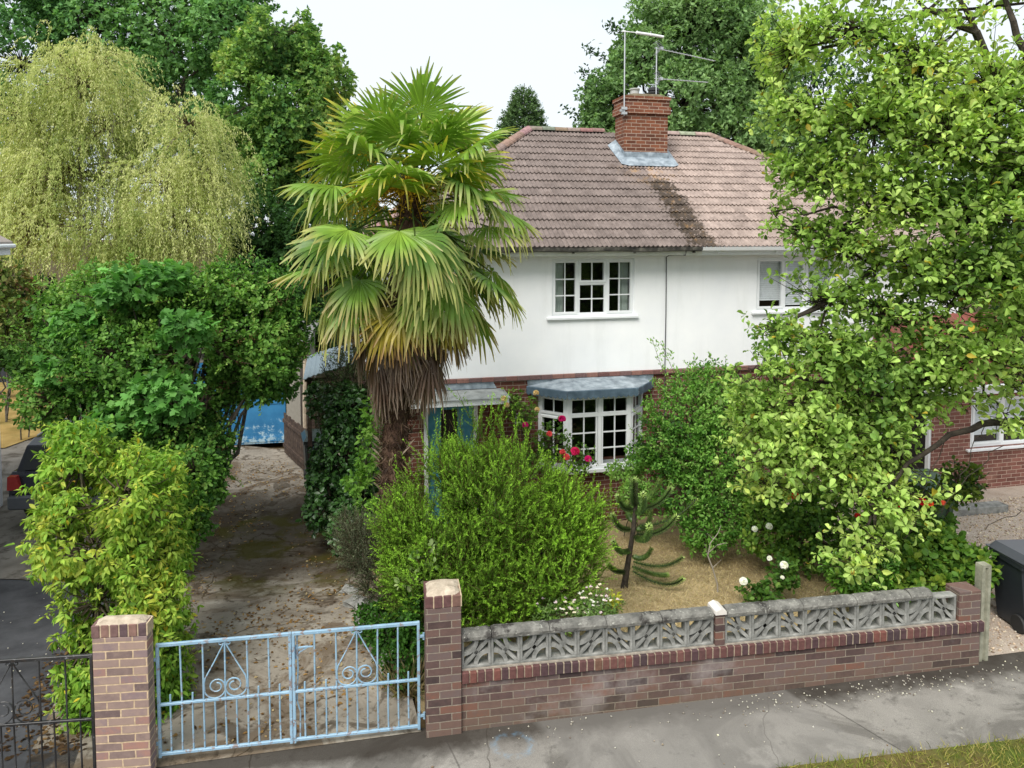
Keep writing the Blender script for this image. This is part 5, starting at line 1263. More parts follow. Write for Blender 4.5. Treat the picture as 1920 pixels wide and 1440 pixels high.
MAP = [G(64, 118, 50), G(96, 154, 70), G(124, 182, 92), G(140, 196, 100)]
def clumps(lst, Y, rd): return [bl(x, y, Y, rx, ry, rd) for (x, y, rx, ry) in lst]
map_b = clumps([(300, 745, 75, 55), (340, 620, 50, 40), (220, 790, 50, 40)], 9.9, .4) + clumps([(240, 540, 65, 40), (150, 610, 45, 45), (310, 520, 50, 30), (120, 690, 30, 40)], 10.6, .4)
shrub('sycamore_sapling', 'fresh green sycamore sapling with lobed leaves growing through the lilac', 'sapling', ground_at(at(270, 980, 10.4)), map_b, 640, 5, .115, .115, MAP, 'palm', seed=23, gap=-2, up=.55, out=.6, spread=.75, droop=.25, stemr=.02, twig=.3)

# ivy and dark evergreen mass between the drive and the palm
IVY = [G(28, 52, 26), G(48, 82, 38), G(70, 110, 50), G(94, 136, 64)]
ivy_b = [bl(640, 860, 12.2, 55, 90, .7), bl(620, 940, 11.8, 45, 60, .5), bl(680, 930, 11.4, 45, 90, .6), bl(650, 770, 12.6, 45, 60, .6), bl(665, 1000, 11.0, 45, 45, .5), bl(705, 880, 11.6, 25, 90, .4), bl(598, 745, 13.4, 22, 35, .3), bl(600, 900, 12.4, 25, 60, .35)]
shrub('evergreen_shrub', 'dark evergreen shrub along the right of the drive behind the palm', 'bush', ground_at(at(650, 1000, 11.8)), ivy_b, 2600, 6, .075, .05, IVY, 'oval', 'leaf_waxy', seed=24, gap=-.6, up=.3, droop=.15, stemr=.025)
cyp_b = [bl(650, 720, 13.0, 45, 50, .5), bl(665, 640, 13.2, 35, 60, .5), bl(640, 790, 13, 35, 40, .4)]
t = thing('conifer_shrub', 'dull grey green conifer bush under the canopy beside the house', 'bush', ground_at(at(655, 900, 13.2))); lv = Leaves()
P, N, _ = blob_pts(cyp_b, 700, .3, .25, 25); shoots(lv, P, unit(N * .7 + np.array([0, 0, .4]) + .4 * rng.normal(size=P.shape)), 26, .3, .045, .012, G(40, 56, 34), G(92, 110, 66), .9, .3, G(90, 80, 60)); lv.build('foliage', M['needle'], t)
mb = MB(); stems_to(mb, np.array(t.location), cyp_b, .03, .01); mb.build('stems', M['bark'], t, world=True)
SPR = [G(80, 130, 44), G(124, 172, 66), G(160, 196, 96)]
spr_b = [bl(690, 850, 10.6, 22, 60, .25), bl(668, 905, 10.4, 22, 25, .2), bl(700, 780, 10.8, 20, 40, .2), bl(690, 960, 10.0, 22, 30, .2)]
shrub('elder_sprout', 'pale green sprouting stems in front of the dark evergreen shrub', 'shrub', ground_at(at(690, 1040, 10.4)), spr_b, 190, 5, .075, .04, SPR, 'oval', seed=26, gap=-3, stemr=.008, twig=.4)
edge_b = [bl(735, 1190, 8.0, 45, 40, .35), bl(760, 1240, 7.6, 45, 45, .35), bl(700, 1160, 8.4, 35, 30, .3), bl(775, 1170, 7.9, 25, 70, .3)]
shrub('spreading_shrub', 'small spreading green shrub behind the right blue gate leaf', 'bush', ground_at(at(745, 1270, 7.8)), edge_b, 900, 6, .05, .026, [G(40, 76, 26), G(74, 122, 40), G(104, 152, 52)], 'oval', seed=27, gap=-.7, stemr=.01)
ps = shrub('rose_sapling', 'thin pale variegated rose shoots beside the purple gate pier', 'rose', ground_at(at(775, 1180, 8.0)), [bl(800, 1045, 7.9, 28, 22, .2), bl(770, 1080, 7.9, 22, 22, .2), bl(815, 1010, 8.0, 18, 18, .15)], 34, 5, .06, .04, [G(140, 170, 96), G(190, 206, 140), G(120, 160, 80)], 'oval', seed=28, gap=-3, stemr=.007, twig=.6)

# ---------------------------------------------------------------- roses
def rose_flower(parent, p, r, col, name='rose'):
    lv = Leaves(); m = 26; d = rdir(m); d[:, 2] = np.abs(d[:, 2]) * .9; d[:, 1] -= .25; d = unit(d)
    c = pick([tuple(x * .75 for x in col), col, tuple(min(1, x * 1.2) for x in col)], rng.random(m), .08)
    P = np.repeat(np.array(p)[None], m, 0) + d * r * .25
    tang = unit(np.cross(d, rdir(m))); lv.add(P - tang * r * .55, tang + d * .35, d, r * 1.25, r * 1.25, c, 'oval'); lv.build(name, M['petal'], parent)
ROS = [G(50, 84, 34), G(84, 126, 50), G(118, 158, 66), G(150, 180, 84)]
red, pink, cor, whi, cre = lin(214, 30, 44), lin(226, 40, 130), lin(236, 96, 96), lin(246, 246, 240), lin(240, 214, 160)
r1 = shrub('climbing_rose', 'climbing rose with cream and pink blooms left of the bay window', 'rose', ground_at(at(990, 900, 12.6)), [bl(960, 765, 12.7, 25, 40, .2), bl(985, 780, 12.6, 25, 45, .2), bl(1035, 830, 12.3, 40, 40, .25), bl(1085, 860, 12.2, 35, 30, .25), bl(1000, 860, 12.3, 40, 40, .3)], 420, 5, .055, .036, ROS, 'oval', seed=41, gap=-1, stemr=.012, twig=.5)
for (x, y, Y, r, c) in ((945, 748, 12.6, .055, cre), (950, 760, 12.6, .05, cre), (1005, 737, 12.6, .05, cre), (1007, 768, 12.5, .045, cre), (1054, 786, 12.2, .062, pink), (985, 797, 12.2, .05, pink), (1030, 814, 12.1, .05, cor), (1078, 847, 12.0, .075, lin(226, 50, 110)), (1103, 861, 12.0, .06, pink), (1062, 857, 12.0, .055, cor), (1055, 848, 12.0, .05, cor)): rose_flower(r1, at(x, y, Y - .25), r * 1.2, c)
r2 = shrub('red_rose', 'yellowish green rose bush with red blooms under the magnolia', 'rose', ground_at(at(1500, 1060, 10.6)), [bl(1480, 940, 10.6, 70, 60, .5), bl(1440, 1000, 10.4, 60, 55, .5), bl(1520, 1010, 10.2, 70, 70, .6), bl(1560, 950, 10.6, 60, 60, .5), bl(1420, 960, 10.8, 35, 45, .4)], 1700, 5, .06, .042, [G(70, 110, 46), G(122, 164, 64), G(166, 196, 84), G(196, 196, 104)], 'oval', seed=42, gap=-.7, stemr=.012)
for (x, y, Y, r, c) in ((1491, 930, 10.0, .062, lin(226, 50, 44)), (1415, 992, 9.9, .05, whi), (1442, 987, 9.9, .055, whi)): rose_flower(r2, at(x, y, Y), r, c)
r3 = shrub('white_rose', 'low white rose with sparse leaves behind the right screen blocks', 'rose', ground_at(at(1455, 1120, 9.2)), [bl(1470, 1075, 9.2, 28, 30, .25), bl(1440, 1115, 9.1, 32, 20, .2), bl(1400, 1110, 9.2, 22, 16, .15)], 150, 5, .06, .042, ROS, 'oval', seed=43, gap=-3, stemr=.009, twig=.5)
for (x, y, Y, r, c) in ((1394, 1090, 9.0, .06, whi), (1470, 1060, 9.0, .06, whi), (1443, 1047, 9.1, .04, whi), (1467, 1083, 9.0, .03, whi)): rose_flower(r3, at(x, y, Y), r, c)
r4 = shrub('red_rose', 'arching rose with red blooms on bare stems over the gravel, near the green bin', 'rose', ground_at(at(1690, 1070, 9.9)), [bl(1730, 930, 9.6, 40, 25, .3), bl(1790, 910, 9.6, 40, 45, .3), bl(1660, 950, 9.6, 30, 25, .25), bl(1825, 900, 9.6, 20, 35, .2)], 330, 5, .055, .04, [G(28, 50, 24), G(56, 88, 34), G(130, 150, 50)], 'oval', seed=44, gap=-1, stemr=.013, twig=.5)
for (x, y, Y, r, c) in ((1729, 942, 9.2, .065, lin(220, 32, 44)), (1743, 944, 9.25, .055, lin(236, 90, 50)), (1655, 951, 9.2, .05, lin(230, 60, 50)), (1684, 947, 9.2, .045, red), (1608, 967, 9.2, .045, lin(230, 60, 60)), (1768, 943, 9.3, .04, lin(236, 110, 80))): rose_flower(r4, at(x, y, Y), r, c)

# shrub right of the bay window, with long wands
BAY = [G(44, 80, 34), G(82, 134, 50), G(122, 174, 70), G(154, 200, 96), G(172, 212, 122)]
bay_b = [bl(1290, 780, 12.0, 80, 60, .7), bl(1360, 790, 11.8, 70, 70, .7), bl(1270, 850, 11.8, 70, 60, .7), bl(1350, 880, 11.4, 90, 70, .7), bl(1280, 930, 11.4, 70, 50, .6), bl(1370, 960, 11.0, 70, 50, .6), bl(1230, 850, 11.9, 60, 25, .4), bl(1330, 720, 12.2, 60, 40, .5), bl(1330, 1000, 10.9, 70, 35, .5)]
def wands(lv):
    sprigs(lv, bay_b, 200, .34, .055, .024, BAY[2:], 'oval', .8, 18)
    for (x0, y0, x1, y1) in ((1275, 790, 1222, 635), (1290, 760, 1238, 640), (1300, 760, 1302, 662), (1320, 740, 1330, 690), (1260, 760, 1225, 715), (1240, 800, 1215, 760), (1330, 760, 1290, 700)):
        a = at(x0, y0, 12.1); b_ = at(x1, y1, 12.1); m = 80; t_ = rng.random(m)
        P = a + (b_ - a) * t_[:, None] + np.array([0, 0, .08]) * np.sin(PI * t_)[:, None] + rng.normal(size=(m, 3)) * .035
        d = unit((b_ - a) * .6 + .6 * rng.normal(size=(m, 3))); lv.add(P, d, rdir(m) + np.array([0, 0, .8]), .06, .022, pick(BAY[2:], rng.random(m)), 'oval'); lv.twigs(a[None], b_[None], .008, .003, G(110, 90, 60))
shrub('abelia_bush', 'rounded green bush with long upright wands right of the bay window', 'bush', ground_at(at(1320, 1010, 11.6)), bay_b, 4200, 6, .055, .026, BAY, 'oval', seed=45, gap=-.6, stemr=.02, up=.4, extra=wands)
jas_b = [bl(1170, 880, 12.1, 40, 12, .3), bl(1215, 865, 12.0, 50, 14, .3), bl(1190, 930, 11.8, 35, 40, .3)]
shrub('window_shrub', 'low trailing green shrub under the white bay window sill', 'bush', ground_at(at(1190, 960, 12.1)), jas_b, 700, 6, .045, .022, BAY[1:], 'oval', seed=46, gap=-1, stemr=.008)

# low planting inside the wall at the right
CHO = [G(70, 120, 36), G(120, 172, 60), G(156, 200, 84)]
shrub('mexican_orange', 'bright glossy choisya shrub above the right screen blocks', 'bush', ground_at(at(1590, 1110, 8.6)), [bl(1580, 1075, 8.55, 38, 30, .3), bl(1640, 1070, 8.6, 35, 35, .3), bl(1610, 1095, 8.5, 50, 20, .3)], 190, 8, .085, .03, CHO, 'obov', 'leaf_waxy', seed=47, gap=-3, stemr=.009, up=.5, out=.5)
shrub('hydrangea', 'low dark leafy shrub crowding the wall end by the concrete post', 'bush', ground_at(at(1750, 1100, 9.0)), [bl(1690, 1050, 8.9, 60, 45, .5), bl(1760, 1040, 9.0, 60, 50, .5), bl(1820, 1060, 8.7, 35, 40, .35), bl(1720, 1090, 8.5, 70, 25, .35), bl(1790, 1090, 8.5, 50, 25, .3), bl(1650, 1010, 9.6, 50, 40, .4), bl(1740, 1000, 9.6, 60, 35, .4)], 1500, 6, .075, .052, [G(36, 66, 28), G(66, 106, 40), G(104, 146, 54), G(150, 170, 60)], 'oval', seed=48, gap=-.8, stemr=.012)
fl = shrub('daisy_clump', 'clump of small white and lilac daisies above the left screen blocks', 'flowers', ground_at(at(1080, 1180, 7.75)), [bl(1070, 1150, 7.75, 70, 18, .25), bl(1120, 1140, 7.75, 45, 22, .2), bl(1020, 1150, 7.75, 25, 25, .2)], 420, 5, .05, .014, [G(80, 120, 50), G(120, 156, 76), G(150, 176, 110)], 'lance', seed=49, gap=-3, stemr=.004, up=.7, twig=.25)
P, N, _ = blob_pts([bl(1070, 1140, 7.7, 80, 28, .2), bl(1120, 1125, 7.7, 45, 22, .2)], 62, .2)
for p in P:
    lv = Leaves(); d = rdir(9); d[:, 2] = np.abs(d[:, 2]) * .5; c_ = random.choice([lin(240, 236, 232), lin(226, 206, 214), lin(236, 226, 206)])
    lv.add(np.repeat(p[None], 9, 0), d, np.array([0, -.5, 1.]) + .2 * rng.normal(size=(9, 3)), .022, .012, np.tile([c_], (9, 1)), 'oval'); lv.build('flower', M['petal'], fl)
shrub('yellow_spurge', 'small acid yellow leafy spike behind the daisies', 'plant', ground_at(at(1150, 1170, 7.8)), [bl(1152, 1128, 7.8, 10, 18, .08), bl(1140, 1140, 7.8, 14, 10, .08)], 30, 6, .05, .018, [G(190, 196, 60), G(214, 214, 80)], 'lance', seed=50, gap=-3, stemr=.004, up=.7, twig=0)

# dead bare stick in the lawn
ds = thing('bare_sapling', 'leafless grey sapling standing alone in the dry lawn', 'sapling', ground_at(at(1337, 1135, 9.55)))
mb = MB(); pth = [at(x, y, 9.6) for (x, y) in ((1347, 1140), (1345, 1095), (1336, 1065), (1327, 1042), (1332, 1018), (1346, 1000), (1352, 985))]
mb.tube(pth, [.012, .011, .010, .009, .007, .005, .003], 6)
for (a, b_) in (((1330, 1035), (1345, 1022)), ((1328, 1045), (1322, 1020)), ((1345, 1022), (1362, 1018)), ((1336, 1065), (1352, 1050)), ((1338, 1012), (1326, 1000))): mb.tube([at(*a, 9.6), (at(*a, 9.6) + at(*b_, 9.55)) / 2, at(*b_, 9.5)], [.006, .005, .003], 5)
mb.build('stem', plain('grey_twig', lin(150, 142, 130), .9), ds, world=True)

# monkey puzzle
mp_ = thing('monkey_puzzle', 'young monkey puzzle tree with spiky curved arms right of the feathery bush', 'tree', ground_at(at(1168, 1115, 9.9)))
mb = MB(); tk = [at(x, y, 9.9) for (x, y) in ((1166, 1125), (1172, 1090), (1180, 1040), (1188, 990), (1192, 945), (1193, 905))]; mb.tube(tk, [.06, .045, .036, .032, .028, .024], 8); mb.build('trunk', M['bark_dark'], mp_, world=True)
arms = [((1193, 950), (1191, 925), (1189, 898), 9.9, 1.5), ((1193, 952), (1225, 942), (1258, 915), 9.6, 1), ((1192, 945), (1215, 925), (1237, 898), 10.2, 1), ((1190, 952), (1172, 946), (1158, 930), 9.8, 1), ((1191, 960), (1203, 950), (1206, 925), 9.5, 1),
        ((1190, 985), (1250, 975), (1306, 936), 10.0, 1), ((1188, 1000), (1230, 995), (1268, 968), 9.5, 1), ((1186, 990), (1165, 985), (1148, 965), 9.8, 1), ((1188, 990), (1212, 985), (1220, 955), 10.2, .9), ((1186, 1005), (1212, 1008), (1217, 985), 9.3, 1.1),
        ((1180, 1050), (1235, 1060), (1280, 1045), 9.8, .9), ((1178, 1065), (1240, 1098), (1280, 1085), 9.6, .9), ((1180, 1060), (1220, 1065), (1252, 1078), 10.1, .8), ((1178, 1070), (1160, 1062), (1140, 1058), 9.8, .8), ((1183, 1040), (1200, 1042), (1222, 1028), 10.1, .8), ((1184, 1030), (1165, 1030), (1150, 1015), 9.6, .9), ((1190, 975), (1180, 960), (1176, 940), 10.3, .9)]
for (a, m_, e, Y, sc) in arms:
    A = at(*a, 9.9); Mi = at(m_[0] + (8 if e[0] > a[0] else -5), m_[1] + 16, (Y + 9.9) / 2); E_ = at(*e, Y); lv = Leaves(); n = 230; t_ = np.linspace(0.06, 1, n)
    P = (A * ((1 - t_) ** 2)[:, None] + Mi * (2 * t_ * (1 - t_))[:, None] + E_ * (t_ ** 2)[:, None]); Dt = unit(np.gradient(P, axis=0))
    u = unit(np.cross(Dt, np.array([.2, .3, 1.]))); v = np.cross(Dt, u); an = np.arange(n) * 2.39996
    ra = np.cos(an)[:, None] * u + np.sin(an)[:, None] * v
    lv.add(P + ra * .008, unit(Dt * .6 + ra * 1.0), ra, .052 * sc, .019, pick([G(72, 102, 52), G(114, 146, 72), G(170, 194, 104)], .25 + .3 * t_ ** 2 + .12 * rng.normal(size=n) + .35 * (t_ > .9)), 'dia')
    lv.twigs(P[:-1:20], P[20::20] if len(P[20::20]) == len(P[:-1:20]) else P[np.minimum(np.arange(0, n - 1, 20) + 20, n - 1)], .014, .014, G(50, 64, 36)); lv.build('arm', M['leaf_waxy'], mp_)

# ---------------------------------------------------------------- the big tree at the right
MAG = [G(84, 120, 54, .95), G(128, 162, 76, 1), G(160, 190, 94, 1.05), G(180, 204, 116, 1.05), G(194, 210, 106, 1.05)]
mg = [(1490, 90, 9.2, 80, 90), (1600, 60, 8.8, 100, 90), (1720, 110, 8.4, 110, 100), (1860, 170, 8.3, 110, 90), (1510, 200, 9.2, 90, 80), (1640, 220, 8.6, 110, 90), (1780, 260, 8.2, 120, 90), (1900, 300, 8.3, 80, 100), (1560, 330, 9.0, 90, 70), (1690, 370, 8.5, 110, 80), (1830, 400, 8.2, 110, 80),
      (1510, 432, 9.2, 60, 40), (1590, 460, 8.9, 90, 55), (1730, 500, 8.5, 90, 60), (1870, 510, 8.3, 80, 70), (1540, 560, 9.0, 90, 50), (1660, 590, 8.7, 100, 55), (1770, 610, 8.4, 60, 45), (1910, 580, 8.4, 40, 40), (1450, 610, 9.2, 60, 45), (1590, 670, 8.9, 100, 50), (1440, 690, 9.2, 70, 50), (1530, 750, 9.0, 100, 60), (1420, 780, 9.2, 60, 60), (1640, 780, 8.8, 90, 60), (1470, 850, 9.0, 80, 45), (1580, 860, 8.8, 90, 50), (1680, 860, 8.7, 70, 50), (1600, 930, 8.6, 60, 45), (1660, 950, 8.4, 60, 45), (1620, 1005, 8.4, 60, 35), (1610, 1055, 8.2, 42, 28),
      (1790, 560, 8.3, 70, 45), (1770, 680, 8.5, 50, 35), (1880, 600, 8.3, 45, 28), (1905, 530, 8.3, 45, 45), (1840, 500, 8.3, 60, 40), (1820, 760, 8.5, 30, 26), (1865, 655, 8.1, 60, 34), (1790, 650, 8.2, 50, 38), (1740, 700, 8.3, 45, 35), (1900, 690, 8.0, 40, 25), (1900, 720, 8.4, 26, 30), (1530, 640, 9.0, 70, 45), (1530, 565, 9.1, 55, 40), (1440, 910, 9.1, 45, 25), (1400, 720, 9.2, 45, 40), (1500, 800, 9.0, 80, 50), (1560, 810, 8.9, 80, 50), (1640, 900, 8.6, 70, 50), (1640, 680, 8.8, 80, 50), (1780, 720, 8.6, 40, 30), (1890, 790, 8.4, 35, 22), (1720, 740, 8.7, 60, 45), (1480, 320, 9.3, 45, 30), (1455, 395, 9.3, 30, 22)]
mag_b = [bl(x, y, Y, rx, ry, .75 if rx > 60 else .4) for (x, y, Y, rx, ry) in mg]
mag_b += [bl(x, y, Y, 120, 100, .9) for (x, y, Y) in ((2030, 130, 8.6), (2110, 290, 9.0), (2060, 430, 9.4), (2180, 120, 9.0), (2020, -70, 8.8), (1850, -110, 8.7), (1680, -90, 8.8), (2190, 380, 8.4), (2150, -40, 9.4))]
mbase = np.array(ground_at((6.75, 8.9, 0)))
def limbs_path(mb):
    mb.tube([mbase - [0, 0, .2], mbase + [0, 0, .5], mbase + [-.05, 0, 1.2], mbase + [-.1, .02, 2.2], mbase + [-.1, 0, 3.6], mbase + [-.3, -.1, 5.2], mbase + [-.5, -.2, 7.2]], [.30, .22, .2, .18, .15, .11, .06], 12)
    for pts, r0 in (([mbase + [-.1, 0, 1.9], at(1900, 610, 8.6), at(1790, 655, 8.6), at(1740, 690, 8.6), at(1700, 735, 8.6), at(1650, 790, 8.7), at(1580, 860, 8.7)], .10),
                    ([mbase + [-.05, 0, 1.3], at(1920, 788, 8.5), at(1840, 795, 8.5), at(1780, 815, 8.5), at(1700, 870, 8.5), at(1640, 950, 8.4)], .055),
                    ([mbase + [-.1, 0, 2.2], at(1880, 500, 8.5), at(1760, 470, 8.6), at(1640, 500, 8.8), at(1560, 560, 9.0), at(1470, 610, 9.1)], .06),
                    ([mbase + [-.1, 0, 3.6], at(1900, 330, 8.4), at(1760, 380, 8.5), at(1640, 400, 8.7), at(1540, 450, 9.0)], .06),
                    ([at(1740, 690, 8.6), at(1640, 700, 8.8), at(1560, 720, 9.0), at(1470, 700, 9.1)], .045), ([at(1700, 735, 8.6), at(1600, 740, 8.8), at(1500, 790, 9.0), at(1430, 800, 9.1)], .04),
                    ([mbase + [-.2, 0, 4.6], at(1930, 120, 8.3), at(1900, 40, 8.3), at(1860, -60, 8.4)], .06), ([mbase + [-.2, 0, 4.8], at(1830, 60, 8.4), at(1740, 20, 8.6), at(1640, 60, 8.8), at(1540, 90, 9.1)], .055), ([at(1830, 60, 8.4), at(1800, 0, 8.4), at(1770, -60, 8.5)], .035),
                    ([mbase + [-.1, 0, 3.8], at(1850, 230, 8.3), at(1700, 220, 8.6), at(1580, 210, 9.0), at(1500, 200, 9.2)], .05)):
        n = len(pts); path = []
        for i in range(n - 1):
            a, b_ = np.array(pts[i]), np.array(pts[i + 1])
            for q in range(3): path.append(a + (b_ - a) * q / 3 + (rng.normal(size=3) * .02 if q else 0))
        path.append(np.array(pts[-1])); mb.tube(path, [r0 * (1 - .75 * i / len(path)) for i in range(len(path))], 8)
mt = thing('broadleaf_tree', 'large light green broadleaf tree with rounded leaves filling the right side', 'tree', mbase)
lv = Leaves(); P, N, bi = blob_pts(mag_b, 14500, .15, .38, 61, -.42, 1.9)
P = P + rng.normal(size=P.shape) * [.09, .12, .07]
zm = (P[:, 2] > 2.9) & (P[:, 2] < 4.6) & (P[:, 0] < 4.7); kk = ~zm | (noise3(P, 2.3, 77) > -.12); P, N, bi = P[kk], N[kk], bi[kk]
rosettes(lv, P, N, 6, .084, .047, MAG, 'obov', .5, .6, .85, 61, 1.1, .15, odd=G(206, 184, 70), oddp=.010, var=.22); lv.build('crown', M['leaf'], mt)
mb = MB(); limbs_path(mb)
Lp = [at(1790, 655, 8.6), at(1700, 735, 8.6), at(1640, 950, 8.4), at(1760, 470, 8.6), at(1560, 560, 9.0), at(1640, 500, 8.8), at(1760, 380, 8.5), at(1640, 400, 8.7), at(1560, 720, 9.0), at(1500, 790, 9.0), at(1580, 860, 8.7), at(1740, 20, 8.6), at(1640, 60, 8.8), at(1700, 220, 8.6), at(1580, 210, 9.0), at(1850, 230, 8.3), at(1650, 790, 8.7), at(1880, 500, 8.5)]
Lp = np.array(Lp)
for (c, r_) in mag_b:
    j = np.argmin(np.linalg.norm(Lp - c, axis=1)); limb(mb, Lp[j], c, .022, .008, 5, .3, 5)
mb.build('trunk', M['bark_dark'], mt, world=True)
q = rng.random(len(P)) < .55; Bc = np.array([list(b[0]) for b in mag_b])[bi[q]]; lv = Leaves(); lv.twigs(Bc + rng.normal(size=Bc.shape) * .06, P[q], .007, .003, lin(70, 62, 52), .05); lv.build('twigs', M['leaf_far'], mt)
# bare drooping twigs at the right
for (a, b_) in (((1780, 800), (1700, 1010)), ((1850, 790), (1800, 900)), ((1700, 740), (1712, 830)), ((1880, 830), (1760, 960)), ((1920, 960), (1840, 985)), ((1700, 560), (1640, 660))):
    lv = Leaves(); A = at(*a, 8.6); B_ = at(*b_, 8.5); n = 8; T = np.linspace(0, 1, n + 1)[:, None]; Q = A + (B_ - A) * T + rng.normal(size=(n + 1, 3)) * .03; lv.twigs(Q[:-1], Q[1:], .006, .005, lin(96, 88, 78)); lv.build('bare_twig', M['leaf_far'], mt)

# ---------------------------------------------------------------- trees behind
def bgtree(name, label, base, blobs, n, k, L, W, pal, seed, trunkr=.25, tm='dia', gap=-.5, gsc=.55, bumpk=.35, csc=.28, twig=.06, shell=.5, var=.2, odd=None, oddp=.0, up=.3, droop=0., spread=1.0):
    t = thing(name, label, 'tree', base, group='trees beyond the houses'); lv = Leaves()
    P, N, bi = blob_pts(blobs, n, shell, bumpk, seed, gap, gsc)
    rosettes(lv, P, N, k, L, W, pal, tm, .8, up, spread, seed, csc, droop, var, odd, oddp)
    # spread the leaves of each tuft
    lv.build('crown', M['leaf_far'], t)
    mb = MB(); b0 = np.array(base); top = np.mean([b[0] for b in blobs], 0); fork = b0 + (top - b0) * .55; fork[0] = b0[0] + (top[0] - b0[0]) * .3
    limb(mb, b0 - [0, 0, .3], fork, trunkr, trunkr * .7, 9, .06, 6)
    for (c, r_) in blobs: limb(mb, fork, c, trunkr * .4, trunkr * .08, 6, .12, 6)
    mb.build('trunk', M['bark'], t, world=True)
    if twig:
        q = rng.random(len(P)) < twig; Bc = np.array([list(b[0]) for b in blobs])[bi[q]]; l2 = Leaves(); l2.twigs(Bc, P[q], trunkr * .06, .01, lin(80, 74, 62), .05); l2.build('twigs', M['leaf_far'], t)
    return t
DK = [G(48, 80, 52), G(76, 116, 70), G(104, 146, 86), G(130, 168, 104)]
DK = [tuple(x * 1.45 for x in c) for c in DK]
ygz = lambda p: (p[0], p[1], gz(p[0], p[1]) - .05)
A_ = [bl(40, 120, 40, 150, 130, 4), bl(200, 40, 41, 150, 130, 4), bl(340, 60, 40, 120, 130, 4), bl(110, -60, 41, 150, 110, 4), bl(300, 180, 40, 110, 110, 4), bl(420, 60, 39, 80, 110, 3), bl(450, -20, 40, 60, 60, 3), bl(20, 330, 40, 90, 150, 3.5), bl(380, 300, 39, 70, 120, 3), bl(430, 230, 38, 70, 90, 3), bl(250, -110, 41, 130, 90, 4), bl(400, -90, 41, 100, 80, 3)]
bgtree('oak_tree', 'tall dark green oak filling the upper left behind the yellow birch', ygz(at(220, 600, 40)), A_, 17000, 7, .23, .15, DK, 71, .45, gap=-.42)
MX = [G(66, 104, 56), G(104, 140, 72), G(138, 166, 88), G(172, 180, 104), G(194, 168, 108)]
MX = [tuple(x * 1.45 for x in c) for c in MX]
B_ = [bl(540, 110, 35, 85, 80, 3), bl(600, 150, 35, 55, 60, 2.4), bl(480, 190, 34, 70, 90, 2.6), bl(560, 230, 34, 90, 80, 3), bl(610, 270, 34, 50, 60, 2.2), bl(510, 320, 34, 70, 70, 2.6), bl(590, 350, 34, 60, 60, 2.2), bl(530, 60, 35, 60, 40, 2.2), bl(460, 120, 35, 50, 60, 2)]
bgtree('lime_tree', 'tall green tree with browning leaf tips behind the palm crown', ygz(at(560, 620, 34.5)), B_, 10500, 7, .19, .13, MX, 72, .35, gap=-.45)
C_ = [bl(500, 430, 30, 80, 70, 2.6), bl(570, 460, 29, 70, 70, 2.4), bl(470, 520, 29, 70, 70, 2.4), bl(610, 540, 26, 55, 60, 2), bl(540, 590, 26, 80, 70, 2.2), bl(630, 470, 28, 50, 60, 2), bl(690, 460, 30, 60, 80, 2), bl(440, 600, 27, 80, 60, 2), bl(600, 640, 24, 50, 50, 1.5)]
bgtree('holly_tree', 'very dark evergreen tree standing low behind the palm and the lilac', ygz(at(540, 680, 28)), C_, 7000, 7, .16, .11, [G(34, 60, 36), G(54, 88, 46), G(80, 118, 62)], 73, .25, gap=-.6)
D_ = [bl(1300, 60, 33, 100, 80, 3), bl(1200, 120, 33, 80, 80, 3), bl(1380, 130, 33, 80, 90, 3), bl(1160, 210, 33, 60, 70, 2.4), bl(1290, 180, 32, 100, 80, 3), bl(1250, 20, 33, 60, 50, 2), bl(1420, 220, 33, 70, 70, 2.6), bl(1120, 250, 33, 40, 50, 1.8), bl(1350, 20, 33, 60, 50, 2), bl(1230, 260, 32, 110, 50, 2.6), bl(1340, 270, 32, 90, 50, 2.6), bl(1300, -10, 33, 40, 35, 1.6), bl(1400, 50, 33, 60, 60, 2), bl(1450, 150, 33, 60, 70, 2), bl(1180, 280, 32, 90, 50, 2.4), bl(1440, 290, 32, 70, 50, 2.4), bl(1130, 190, 33, 40, 50, 1.6)]
bgtree('ash_tree', 'feathery mid green ash rising behind the chimney and aerials', ygz(at(1270, 520, 33)), D_, 15000, 8, .18, .09, [G(100, 138, 84), G(132, 168, 106), G(160, 194, 128), G(178, 208, 146)], 74, .35, gap=-.75, csc=.35, twig=.12)
# loose whippy twigs on its left side
ash = [o for o in C.objects if o.name == 'ash_tree'][0]
for (x0, y0, x1, y1) in ((1150, 170, 1086, 130), (1140, 200, 1092, 165), (1150, 120, 1100, 90), (1130, 240, 1060, 205), (1180, 70, 1140, 45), (1230, 20, 1200, -5)):
    lv = Leaves(); a = at(x0, y0, 33); b_ = at(x1, y1, 33); m = 90; t_ = rng.random(m) ** .6; lv.add(a + (b_ - a) * t_[:, None] + rng.normal(size=(m, 3)) * .12, rdir(m), rdir(m), .2, .10, pick([G(54, 82, 52), G(90, 118, 80)], rng.random(m))); lv.twigs(a[None], b_[None], .03, .012, lin(90, 84, 72)); lv.build('branch', M['leaf_far'], ash)
E_b = [bl(1490, 130, 38, 60, 90, 2.6), bl(1550, 200, 38, 80, 90, 3), bl(1470, 260, 37, 50, 60, 2.4), bl(1640, 240, 38, 90, 100, 3), bl(1760, 200, 40, 90, 100, 3), bl(1880, 300, 40, 90, 120, 3), bl(1560, 320, 37, 70, 60, 2.4)]
E_b += [bl(1840, 460, 34, 90, 110, 3), bl(1930, 500, 34, 90, 120, 3), bl(1780, 380, 36, 80, 90, 3)]
bgtree('cypress_tree', 'dark ivy clad tree standing behind the right end of the roof', ygz(at(1580, 520, 38)), E_b, 6000, 7, .2, .12, [G(50, 82, 54), G(80, 116, 72), G(110, 146, 92)], 75, .35, gap=-.3)
